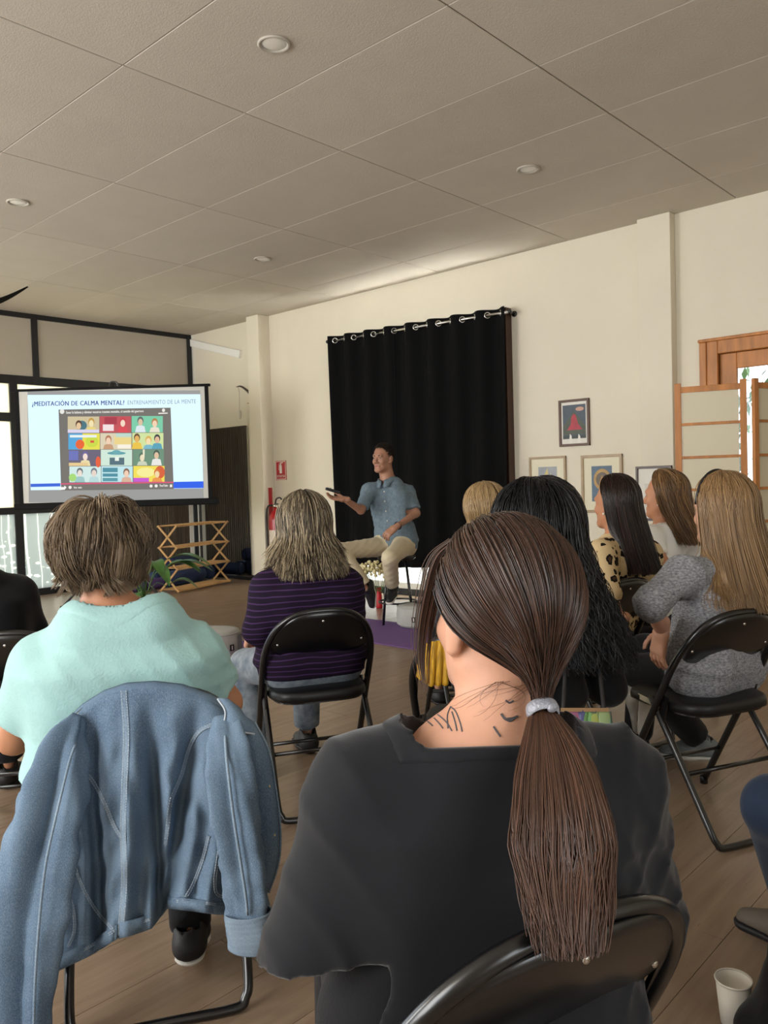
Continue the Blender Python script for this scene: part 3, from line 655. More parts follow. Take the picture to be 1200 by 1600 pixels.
for z in (.4, 1.55): MB().obox((pB+pC)/2+UP*z, _u(pC-pB), np.array([0, 0, 1.0]), FWD, .02, .02, .004).build('hinge', M['chrome'], e)

# ---- bamboo rack
e = empty('bamboo_rack', (5.8, 8.4, 0)); tag(e, 'empty folding bamboo rack with four slatted shelves by the mirror', 'rack')
ru = _u((.93, .30, 0)); rv = np.array([-ru[1], ru[0], 0]); ra = np.array([5.27, 8.12, 0]); RL, RD = 1.0, .27; zs = [.035, .285, .535, .785]
def rp(s, t, z): return ra + ru*(RL*s) + rv*(RD*t) + UP*z
for s in (0, 1):
    for i in range(3):
        for t0, t1 in ((0, 1), (1, 0)):
            MB().bar(rp(s, t0, zs[i]-.01) + ru*(.008*(t0-.5)), rp(s, t1, zs[i+1]+.01) + ru*(.008*(t0-.5)), .010, .022, up=tuple(rv)).build('cross_slat', M['bamboo'], e)
for z in zs:
    for t in (0, 1): MB().bar(rp(-.01, t, z), rp(1.01, t, z), .02, .016).build('shelf_rail', M['bamboo'], e)
    sl = None
    for k in range(26):
        a_, b_ = rp((k+.6)/26.5, .03, z+.010), rp((k+.6)/26.5, .97, z+.010); MB().bar(a_, b_, .020, .006).build('shelf_slat', M['bamboo'], e)

# ---- bolsters, rolled mats, yoga mats, cushions
M['navy'] = mat('navy_cloth', '#26365c', .85, var=.15, vscale=12, bump=.1, bscale=200)
M['purple_mat'] = mat('purple_mat', '#6b4a86', .75, var=.08, vscale=25, bump=.1, bscale=300)
M['purple_roll'] = mat('purple_roll', '#57417a', .75)
def bolster(a, b, r, label, m='navy'):
    a = np.array(a, float); b = np.array(b, float); d = _u(b-a); e = empty('bolster', ((a+b)/2)*[1, 1, 0] + UP*(a[2]-r)); tag(e, label, 'bolster', 'navy bolsters by the rack')
    L = np.linalg.norm(b-a)
    MB().lathe([(.001, 0), (r*.55, .004), (r*.9, .012), (r, .035), (r*1.01, L/2), (r, L-.035), (r*.9, L-.012), (r*.55, L-.004), (.001, L)], a, 24, axis=d, cap=False).build('cushion', M[m], e, smooth=True)
    for p, s_ in ((a, 1), (b, -1)): MB().lathe([(r*.86, 0), (r*.88, .006), (r*.86, .012)], p + d*(s_*.004 if s_ > 0 else -.016), 24, axis=d, cap=False).build('piping', M['black_plastic'], e, smooth=True)
bolster((5.50, 8.78, .10), (6.18, 8.98, .10), .10, 'navy bolster on the floor right behind the bamboo rack')
bolster((5.52, 9.12, .09), (6.15, 9.28, .09), .09, 'navy bolster on the floor farthest back, near the partition')
bolster((5.56, 8.95, .275), (6.14, 9.12, .275), .09, 'navy bolster lying on top of the other two')
bolster((6.30, 8.95, .10), (6.42, 9.42, .10), .085, 'short navy bolster lying against the mirror')
e = empty('rolled_mat', (5.2, 8.77, 0)); tag(e, 'rolled purple yoga mat lying left of the bolsters', 'rolled mat')
MB().lathe([(.02, 0), (.065, 0), (.067, .01), (.067, .55), (.065, .56), (.02, .56)], (4.93, 8.72, .068), 20, axis=_u((.5, .1, 0))).build('roll', M['purple_roll'], e, smooth=True)
MB().lathe([(.069, 0), (.069, .03)], (4.93, 8.72, .068) + _u((.5, .1, 0))*.25, 20, axis=_u((.5, .1, 0)), cap=False).build('strap', M['black_plastic'], e, smooth=True)
def ymat(x0, x1, y0, y1, label, rz=0):
    n = 8; r = .1; pts = []
    for cx, cy, a0 in ((x1-r, y1-r, 0), (x0+r, y1-r, 90), (x0+r, y0+r, 180), (x1-r, y0+r, 270)):
        for k in range(n+1): a = math.radians(a0+90*k/n); pts.append((cx+r*math.cos(a), cy+r*math.sin(a)))
    o = MB().prism(pts, .0005, .008).build('yoga_mat', M['purple_mat'], bevel=.002); tag(o, label, 'yoga mat')
ymat(4.44, 5.21, 3.5, 5.22, 'purple yoga mat on the floor in front of the seated man')
ymat(3.22, 3.92, 3.95, 5.35, 'purple yoga mat on the floor under the left grey cushion')
M['zafu'] = mat('grey_canvas', '#a9a8a2', .85, var=.08, vscale=10, bump=.15, bscale=180); M['zafu_dark'] = mat('grey_strap', '#6f6f70', .8)
def zafu(c, r, h, label, ang, z0=.008):
    e = empty('meditation_cushion', (c[0], c[1], z0)); tag(e, label, 'cushion', 'grey meditation cushions')
    c = np.array([c[0], c[1], z0])
    MB().lathe([(.001, .0), (r*.86, 0), (r*.97, h*.1), (r, h*.3), (r*1.01, h*.55), (r*.97, h*.85), (r*.9, h*.97), (r*.7, h*1.01), (.001, h*1.03)], c, 40, cap=False).build('body', M['zafu'], e, smooth=True)
    for hh in (.14, .9): MB().lathe([(r*.975, h*hh-.004), (r*1.0, h*hh), (r*.975, h*hh+.004)], c, 40, cap=False).build('piping', M['zafu'], e, smooth=True)
    ang = math.radians(ang); st = []
    for k in range(9):
        a = ang - .16 + .32*k/8; st.append([c + np.array([math.cos(a), math.sin(a), 0])*(r*1.03+.006*math.sin(math.pi*k/8)) + UP*(h*z) for z in (.16, .5, .86)])
    MB().grid(st).build('carry_strap', M['zafu_dark'], e, smooth=True)
    a = ang - .46; n_ = np.array([math.cos(a), math.sin(a), 0]); t_ = np.array([-n_[1], n_[0], 0])
    tg = MB().obox(c+n_*(r*1.015)+UP*h*.42, t_, UP, n_, .018, .022, .002).build('tag', M['black_plastic'], e)
    MB().obox(c+n_*(r*1.015+.002)+UP*h*.42, t_, UP, n_, .003, .014, .001).build('mark', M['sign_white'], tg)
zc = at(654, 900, 6.85); zafu((zc[0], zc[1]), .195, .185, 'light grey meditation cushion with dark strap in front of the stool', 232)
o = MB().obox((zc[0]+.03, zc[1]-.03, .208), _u((1, -.6, 0)), _u((.6, 1, 0)), UP, .085, .05, .006).build('notebook', M['black_plastic'], bevel=.003); tag(o, 'black notebook lying on the grey meditation cushion', 'notebook')
zc2 = on_z(335, 1028, 0); zafu((zc2[0]+.02, zc2[1]+.05), .215, .19, 'light grey meditation cushion beside the mint shirted woman', 300)

# ---- plant behind the mint shirted woman
e = empty('potted_plant', (4.10, 6.55, 0)); pc = at(226, 950, 7.0)*[1, 1, 0]; e.location = pc; tag(e, 'leafy green plant in a pot left of the bamboo rack', 'plant')
MB().lathe([(.11, 0), (.12, .01), (.15, .22), (.16, .23), (.16, .25), (.145, .25), (.14, .22)], pc, 24).build('pot', mat('pot_clay', '#6f5a4c', .7), e, smooth=True)
M['plant_leaf'] = mat('plant_leaf', '#55803a', .4, var=.35, vscale=9, col2='#33582a')
rp_ = random.Random(3)
for k in range(16):
    a = rp_.random()*6.28; ln = .26+.16*rp_.random(); base = pc + UP*.24; d_ = np.array([math.cos(a), math.sin(a), 0]); zt = .10+.30*rp_.random()
    stem = spline([base, base + d_*.10 + UP*(.10+zt*.5), base + d_*.2 + UP*zt], 5); lf = MB().tube(stem, .004, 5).build('stalk', M['plant_leaf'], e, smooth=True)
    P = []; tip = base + d_*(.2+ln) + UP*(zt-.02-.10*rp_.random()); s_ = np.array([-d_[1], d_[0], 0])
    for t in np.linspace(0, 1, 9):
        c_ = stem[-1]*(1-t) + tip*t + UP*(.07*math.sin(math.pi*t)); w_ = .062*math.sin(math.pi*min(1, t*.97+.03))**.8
        P.append([c_ - s_*w_ + UP*w_*.3, c_, c_ + s_*w_ + UP*w_*.3])
    MB().grid(P).build('leaf', M['plant_leaf'], e, smooth=True)

# ---- dark arching leaf at the upper left edge
e = empty('hanging_blade', tuple(at(-40, 470, 6.0))); tag(e, 'dark curved blade hanging at the upper left edge of the photo', 'hanging ornament')
P = []
for t in np.linspace(0, 1, 14):
    q = at(-60+103*t, 478-30*t-14*math.sin(math.pi*t)*-.55, 6.0); w_ = .034*math.sin(math.pi*min(1, .35+.65*t))**.8+.001
    P.append([q-UP*w_, q+FWD*.012, q+UP*w_*.4])
o = MB().grid(P).build('blade', mat('dark_blade', '#0d0b08', .9, spec=.1), e, smooth=True); md = o.modifiers.new('s', 'SOLIDIFY'); md.thickness = .004
q = at(-55, 476, 6.0); MB().tube([q, (q[0], q[1], H-.012)], .003, 6).build('cord', M['black_plastic'], e)

# ---- flowers in a red vase behind the stool
fc = on_z(593, 950, 0); e = empty('flower_vase', tuple(fc)); tag(e, 'red vase of small cream flowers beside the stool', 'flower vase')
MB().lathe([(.03, 0), (.034, .01), (.03, .06), (.022, .16), (.026, .20), (.023, .2), (.018, .15)], fc, 18).build('vase', mat('red_glass', '#b3202a', .15, coat=.4), e, smooth=True)
rf = random.Random(5); st = MB(); fl = MB()
for k in range(150):
    a = rf.random()*6.28; r_ = .21*math.sqrt(rf.random()); zz = .30 + .16*math.sqrt(max(0, 1-(r_/.22)**2))*(.4+.6*rf.random()); p = fc - RIGHT*.04 + np.array([math.cos(a)*r_, math.sin(a)*r_, zz])
    if k % 3 == 0: st.tube([fc+UP*.15, fc*.5+p*.5+UP*.02, p], .0016, 4)
    fl.sphere(p, .013+.008*rf.random(), 6, 4)
tag(st.build('stem', M['plant_leaf'], e), kind='stuff'); tag(fl.build('blossom', mat('cream_blossom', '#efe6bd', .7, var=.3, vscale=60, col2='#b9a86a'), e), kind='stuff')

# ---- paper cup and black bag at the lower right
e = empty('paper_cup', tuple(on_z(1151, 1598, 0))); cc = on_z(1147, 1598, 0); e.location = cc; tag(e, 'white paper cup standing on the floor at lower right', 'cup')
M['cup'] = mat('cup_paper', '#ded8cc', .6)
MB().lathe([(.001, .004), (.026, .004), (.026, 0), (.028, 0), (.038, .098), (.0365, .098), (.027, .008), (.001, .007)], cc, 32, cap=False).build('wall', M['cup'], e, smooth=True)
MB().lathe([(.0372, .096), (.0395, .0965), (.0402, .099), (.039, .1015), (.0372, .1)], cc, 32, cap=False).build('rim', M['cup'], e, smooth=True)

# ================================================================== FOLDING CHAIRS
CH_T = .765
M['chair_metal'] = mat('chair_black_enamel', '#0d0d0f', .28, spec=.6, coat=.25)
M['chair_seat'] = mat('chair_black_vinyl', '#101012', .45, spec=.5, bump=.05, bscale=150)
def chair_y(z): return .23 - z*.43/CH_T
def make_chair():
    root = empty('folding_chair')
    r = .0125; pts = []
    for z in np.linspace(.012, .46, 8): pts.append((.212, chair_y(z), z))
    for t in np.linspace(0, math.pi, 31):
        c_, s_ = math.cos(t), math.sin(t); x = .212*math.copysign(abs(c_)**.74, c_); z = .52 + (CH_T-.0125-.52)*abs(s_)**.82; pts.append((x, chair_y(z), z))
    for z in np.linspace(.46, .012, 8): pts.append((-.212, chair_y(z), z))
    MB().tube(pts, r, 12).build('front_frame', M['chair_metal'], root, smooth=True)
    rear = spline([(.198, .035, .44), (.198, -.10, .26), (.198, -.232, .075), (.188, -.256, .03), (.16, -.262, .0125), (0, -.262, .0125), (-.16, -.262, .0125), (-.188, -.256, .03), (-.198, -.232, .075), (-.198, -.10, .26), (-.198, .035, .44)], 6)
    MB().tube(rear, .0115, 10).build('rear_frame', M['chair_metal'], root, smooth=True)
    MB().tube([(-.212, chair_y(.17), .17), (.212, chair_y(.17), .17)], .008, 8).build('stretcher', M['chair_metal'], root, smooth=True)
    MB().tube([(-.19, -.13, .215), (.19, -.13, .215)], .008, 8).build('stretcher', M['chair_metal'], root, smooth=True)
    for s in (-1, 1):
        MB().lathe([(.015, 0), (.0155, .025), (.0135, .03)], (.212*s, .223, 0), 12).build('foot_cap', M['black_plastic'], root, smooth=True)
        MB().bar((.20*s, -.045, .46), (.20*s, -.02, .36), .006, .026).build('hinge_plate', M['chair_metal'], root)
        MB().bar((.203*s, chair_y(.42)+.0, .42), (.19*s, .11, .425), .005, .02).build('seat_bracket', M['chrome'] if s < 0 else M['chair_metal'], root)
    # seat
    def outline(k):
        out = []
        for t in np.linspace(0, 2*math.pi, 40, endpoint=False):
            c_, s_ = math.cos(t), math.sin(t); x = .192*math.copysign(abs(c_)**.45, c_); y = .19*math.copysign(abs(s_)**.5, s_); x *= 1 + .04*(y/.19); out.append((x*k, y*k + .02))
        return out
    rows = []
    for k, z in ((.93, .405), (1.0, .412), (1.0, .43), (.985, .441), (.94, .447), (.6, .449), (.02, .447)): rows.append([(x, y, z + .012*max(0, (y-.1))/.1*-.6) for x, y in outline(k)])
    P = np.array(rows).transpose(1, 0, 2); MB().grid(P, close_u=True).build('seat', M['chair_seat'], root, smooth=True, recalc=True)
    MB().prism(outline(.93), .400, .408).build('seat_pan', M['chair_metal'], root)
    # backrest plate
    P = []; n = 28
    def plate(u, k):
        c_ = abs(u); t = math.acos(max(-1, min(1, math.copysign(c_**(1/.74), u)))); ztop = .52 + (CH_T-.016-.52)*abs(math.sin(t))**.82
        zbot = min(.575 + .045*(c_**6), ztop-.001); z = zbot + (ztop-zbot)*k
        return np.array((.203*u, chair_y(z) - .026*(1-u*u)*math.sin(math.pi*min(1, .25+.75*(1-k))), z))
    for i in range(n+1): P.append([plate(-1+2*i/n, k/8) for k in range(9)])
    o = MB().grid(P).build('backrest', M['chair_metal'], root, smooth=True); md = o.modifiers.new('s', 'SOLIDIFY'); md.thickness = .004; md.offset = 0
    for u, k in ((0, .80), (-.80, .40), (.80, .40)):
        MB().sphere(plate(u, k) - np.array((0, .0022, 0)), (.0055, .0030, .0055), 10, 6).build('rivet', M['chrome'], root, smooth=True)
    return root
def chair_transform(o, back_top, deg):
    """back_top: world point below the middle of the back's top edge; deg: heading to the left of the viewing direction"""
    d = heading(deg); ang = math.atan2(d[1], d[0]) - math.pi/2
    loc = np.array(back_top)*[1, 1, 0] + d*.20
    o.location = loc; o.rotation_euler = (0, 0, ang); return o
CHAIRS = {}
proto = make_chair(); first = True
for key, px, dep, deg, lab in (('jacket', 226, 1.86, 16, 'black folding chair under the denim jacket, lower left'),
                               ('pony', 905, .835, 27, 'black folding chair of the ponytailed woman, nearest to the camera'),
                               ('purple', 503, 3.0, 17, 'black folding chair of the woman in the purple striped top'),
                               ('grey', 1163, 2.70, 22, 'black folding chair of the woman in the grey sweater'),
                               ('curly', 738, 2.42, -12, 'black folding chair of the woman with long black curls'),
                               ('leopard', 985, 3.62, 30, 'black folding chair of the woman in the leopard print top'),
                               ('white', 1065, 4.15, 32, 'black folding chair of the woman in the white top'),
                               ('blond', 765, 3.75, 12, 'black folding chair of the short haired blonde person'),
                               ('black', 2, 2.70, 8, 'black folding chair of the person in black at the left edge')):
    c = proto if first else copy_tree(proto); first = False
    chair_transform(c, at(px, 900, dep), deg); tag(c, lab, 'chair', 'black folding chairs of the audience'); CHAIRS[key] = c
bpy.context.view_layer.update()
# ================================================================== PEOPLE: implicit surfaces -> meshes
def smin(a, b, k):
    h = np.clip(.5 + .5*(b-a)/k, 0, 1); return b*(1-h) + a*h - k*h*(1-h)
def cone(a, b, ra, rb=None):
    a = np.array(a, np.float32); b = np.array(b, np.float32); rb = ra if rb is None else rb; ba = b-a; L2 = float(ba @ ba) + 1e-9
    def f(p):
        q = p-a; h = np.clip(q @ ba / L2, 0, 1); return np.sqrt(((q - h[..., None]*ba)**2).sum(-1)) - (ra + (rb-ra)*h)
    return f
def ellip(c, r, A=None):
    c = np.array(c, np.float32); r = np.array(r, np.float32); A = None if A is None else np.array(A, np.float32)
    def f(p):
        q = p-c
        if A is not None: q = q @ A.T
        k0 = np.sqrt(((q/r)**2).sum(-1)); k1 = np.sqrt(((q/(r*r))**2).sum(-1)) + 1e-6; return k0*(k0-1)/k1
    return f
def union(fs, k=.03):
    def f(p):
        d = fs[0](p)
        for g in fs[1:]:
            kk = k; gg = g
            if isinstance(g, tuple): gg, kk = g
            d = smin(d, gg(p), kk)
        return d
    return f
def plane(o, n):                     # positive on the side n points to
    o = np.array(o, np.float32); n = np.array(_u(n), np.float32); return lambda p: (p-o) @ n
def surf_nets(f, lo, hi, h):
    lo = np.array(lo, float); hi = np.array(hi, float); n = np.maximum(((hi-lo)/h).astype(int)+1, 3)
    ax = [(lo[i] + h*np.arange(n[i])).astype(np.float32) for i in range(3)]
    F = np.empty(tuple(n), np.float32)
    for s in range(0, n[0], 24):                       # slabs keep memory small
        G = np.stack(np.meshgrid(ax[0][s:s+24], ax[1], ax[2], indexing='ij'), -1); F[s:s+24] = f(G)
    ins = F < 0
    c = np.zeros(tuple(n-1), np.int8)
    for dx in (0, 1):
        for dy in (0, 1):
            for dz in (0, 1): c += ins[dx:n[0]-1+dx, dy:n[1]-1+dy, dz:n[2]-1+dz]
    I, J, K = np.nonzero((c > 0) & (c < 8)); m = len(I)
    idx = np.full(tuple(n-1), -1, np.int32); idx[I, J, K] = np.arange(m)
    acc = np.zeros((m, 3)); cnt = np.zeros(m)
    cor = [(0,0,0),(1,0,0),(0,1,0),(1,1,0),(0,0,1),(1,0,1),(0,1,1),(1,1,1)]
    E = [(0,1),(2,3),(4,5),(6,7),(0,2),(1,3),(4,6),(5,7),(0,4),(1,5),(2,6),(3,7)]
    for a, b in E:
        A, B = cor[a], cor[b]; fa = F[I+A[0], J+A[1], K+A[2]]; fb = F[I+B[0], J+B[1], K+B[2]]; s = (fa < 0) != (fb < 0)
        t = np.where(s, fa/(fa-fb+1e-12), 0); p = np.array(A)[None] + (np.array(B)-np.array(A))[None]*t[:, None]
        acc += np.where(s[:, None], p, 0); cnt += s
    V = lo + h*(np.stack([I, J, K], 1) + acc/np.maximum(cnt, 1)[:, None])
    Q = []
    for d in range(3):
        u, v = (d+1) % 3, (d+2) % 3; sl0 = [slice(None)]*3; sl1 = [slice(None)]*3; sl0[d] = slice(0, -1); sl1[d] = slice(1, None)
        a = ins[tuple(sl0)]; b = ins[tuple(sl1)]; ch = np.argwhere(a != b)
        ok = (ch[:, u] > 0) & (ch[:, v] > 0) & (ch[:, u] < n[u]-1) & (ch[:, v] < n[v]-1) ; ch = ch[ok]
        inside_first = a[tuple(ch.T)]
        def cell(du, dv):
            q = ch.copy(); q[:, u] -= du; q[:, v] -= dv; return idx[q[:, 0], q[:, 1], q[:, 2]]
        quad_ = np.stack([cell(1, 1), cell(0, 1), cell(0, 0), cell(1, 0)], 1); quad_[~inside_first] = quad_[~inside_first][:, ::-1]; Q.append(quad_)
    Q = np.concatenate(Q); Q = Q[(Q >= 0).all(1)]
    return V, Q
def np_mesh(name, V, Q, smooth=True, col=None):
    me = bpy.data.meshes.new(name); k = Q.shape[1]
    me.vertices.add(len(V)); me.vertices.foreach_set('co', np.ascontiguousarray(V, np.float32).ravel())
    me.loops.add(Q.size); me.loops.foreach_set('vertex_index', np.ascontiguousarray(Q, np.int32).ravel())
    me.polygons.add(len(Q)); me.polygons.foreach_set('loop_start', np.arange(0, Q.size, k, dtype=np.int32))
    if smooth: me.polygons.foreach_set('use_smooth', np.ones(len(Q), bool))
    me.update(calc_edges=True)
    if col is not None:
        at_ = me.color_attributes.new('Col', 'FLOAT_COLOR', 'POINT'); at_.data.foreach_set('color', np.ascontiguousarray(col, np.float32).ravel())
    return me
def bounds(pts, pad):
    P = np.array(pts); return P.min(0)-pad, P.max(0)+pad
def relax_mesh(V, Q, it):
    e = np.concatenate([Q[:, [0, 1]], Q[:, [1, 2]], Q[:, [2, 3]], Q[:, [3, 0]]]); e = np.concatenate([e, e[:, ::-1]]); n = np.bincount(e[:, 0], minlength=len(V))[:, None] + 1e-9
    for _ in range(it):
        a = np.stack([np.bincount(e[:, 0], V[e[:, 1], i], len(V)) for i in range(3)], 1)/n; V = .4*V + .6*a
    return V
def sdf_obj(name, f, lo, hi, h, m, parent, relax=2):
    V, Q = surf_nets(f, lo, hi, h)
    if relax: V = relax_mesh(V, Q, relax)
    return link(name, np_mesh(name, V, Q), m, parent)
def march(f, px, py, d0, d1, n=220):           # first hit of a viewing ray with a surface
    t = np.linspace(d0, d1, n); r = ray(px, py)/F_PX; P = (C0 + r[None]*t[:, None]).astype(np.float32); D = f(P); k = np.argmax(D < 0)
    if not (D < 0).any(): return None
    a = D[k-1]/(D[k-1]-D[k]+1e-9) if k else 0; return P[k-1]*(1-a) + P[k]*a
def grad(f, P, e=.004):
    P = P.astype(np.float32); g = np.empty_like(P)
    for i in range(3):
        q = P.copy(); q[..., i] += e; a = f(q); q[..., i] -= 2*e; g[..., i] = a - f(q)
    return g/(np.linalg.norm(g, axis=-1, keepdims=True)+1e-9)
# cheap smooth noise built from sines
def wob(p, s, seed=0.0):
    x, y, z = p[..., 0]*s, p[..., 1]*s, p[..., 2]*s
    return (np.sin(x*1.0+1.7*np.sin(y*.9+seed)+seed*2.1) + np.sin(y*1.1+1.6*np.sin(z*.8+seed*1.3)+.7) + np.sin(z*.9+1.5*np.sin(x*1.2+seed*.7)+2.3))/3

def skin_mat(name, col, col2=None):
    return mat(name, col, .5, spec=.4, var=.18, vscale=9, col2=col2 or None, bump=.04, bscale=260, sss=.06)
M['skin_light'] = skin_mat('skin_light', '#d8a286'); M['skin_warm'] = skin_mat('skin_warm', '#c48a68'); M['skin_tan'] = skin_mat('skin_tan', '#ab7d65')
M['eye_white'] = mat('eye_white', '#94867c', .35); M['eye_dark'] = mat('eye_dark', '#241811', .15)
M['lip'] = mat('lip', '#a8605a', .45)

class Frame:
    def __init__(s, o, fwd, up=(0, 0, 1)):
        s.o = np.array(o, float); s.z = _u(up); f = np.array(fwd, float); f = f - s.z*(f @ s.z); s.y = _u(f); s.x = np.cross(s.y, s.z)
        s.A = np.stack([s.x, s.y, s.z])
    def P(s, x, y, z): return s.o + s.x*x + s.y*y + s.z*z
def head_sdf(fr, k=1.0, male=False, neck_to=None, nr=.052):
    P = lambda x, y, z: fr.P(x*k, y*k, z*k)
    fs = [ellip(P(0, -.012, .030), np.array([.073, .093, .086])*k, fr.A), (ellip(P(0, .028, -.030), np.array([.059, .060, .084])*k, fr.A), .03*k)]
    for s in (-1, 1): fs.append((cone(P(s*.047, -.005, -.052), P(s*.016, .066, -.096), .020*k, .017*k), .025*k))
    fs.append((ellip(P(0, .072, -.098), np.array([.024, .020, .019])*k, fr.A), .02*k))
    fs.append((cone(P(-.034, .076, .020), P(.034, .076, .020), .012*k), .015*k))
    fs.append((cone(P(0, .084, .008), P(0, .106, -.033), .007*k, .0115*k), .010*k))
    for s in (-1, 1):
        fs.append((ellip(P(s*.012, .095, -.038), np.array([.009, .010, .008])*k, fr.A), .006*k))
        fs.append((ellip(P(s*.036, .062, -.030), np.array([.020, .018, .018])*k, fr.A), .02*k))
    fs.append((cone(P(-.019, .082, -.063), P(.019, .082, -.063), .0065*k), .006*k)); fs.append((cone(P(-.015, .081, -.073), P(.015, .081, -.073), .0075*k), .006*k))
    base = union(fs, .02)
    sock = [ellip(P(s*.031, .094, .000), np.array([.017, .014, .010])*k, fr.A) for s in (-1, 1)]
    ears = []
    for s in (-1, 1):
        ears += [ellip(P(s*.076, -.010, -.008), np.array([.009, .019, .031])*k, fr.A), cone(P(s*.074, -.004, -.034), P(s*.070, .004, -.036), .009*k)]
    neck = [cone(P(0, -.022, -.05), neck_to, nr, nr*1.12)] if neck_to is not None else []
    def f(p):
        d = base(p)
        for g in sock: d = -smin(-d, g(p), .010)
        for g in ears: d = smin(d, g(p), .006)
        for g in neck: d = smin(d, g(p), .03)
        return d
    return f
def hand_geo(wrist, dirv, palm_n, side, curl=.5, spread=.12, k=1.0):
    """hand as one implicit body: palm, four fingers, thumb. dirv: wrist to knuckles; palm_n: direction the palm faces; side: +1 right hand"""
    d = _u(dirv); n = np.array(palm_n, float); n = _u(n - d*(n @ d)); s = np.cross(d, n)*side      # s points to the thumb side
    W = np.array(wrist, float); fs = []
    def Q(a, b, c): return W + (d*a + s*b + n*c)*k
    fs += [cone(Q(-.03, 0, 0), Q(.02, 0, 0), .026*k, .027*k)]
    for b in (-.026, -.009, .009, .026): fs.append((cone(Q(.015, b*.7, 0), Q(.085, b, 0), .016*k, .0125*k), .012*k))
    tips = []
    for i, (b, L) in enumerate(((.028, .070), (.010, .080), (-.009, .074), (-.027, .058))):
        a0 = Q(.085, b, 0); ang = 0; p = a0; r = .0095*k; lens = (L*.45, L*.32, L*.26)
        for j, l in enumerate(lens):
            ang += curl*(.55, .9, .7)[j]; dd = d*math.cos(ang) + n*math.sin(ang) + s*((.5-i/3)*spread*2); q = p + _u(dd)*l*k; fs.append((cone(p, q, r, r*.9), .005*k)); p = q; r *= .9
        tips.append((p, _u(dd)))
    t0 = Q(.02, .026, .006); t1 = Q(.055, .048, .018 + .015*curl); t2 = Q(.085, .052-.012*curl, .026+.02*curl)
    fs += [(cone(t0, t1, .015*k, .0115*k), .012*k), (cone(t1, t2, .0115*k, .0095*k), .005*k)]
    pts = [Q(-.05, -.07, -.06), Q(.20, .09, .12), Q(.2, -.07, -.06), Q(-.05, .09, .12)]
    return union(fs, .01), pts

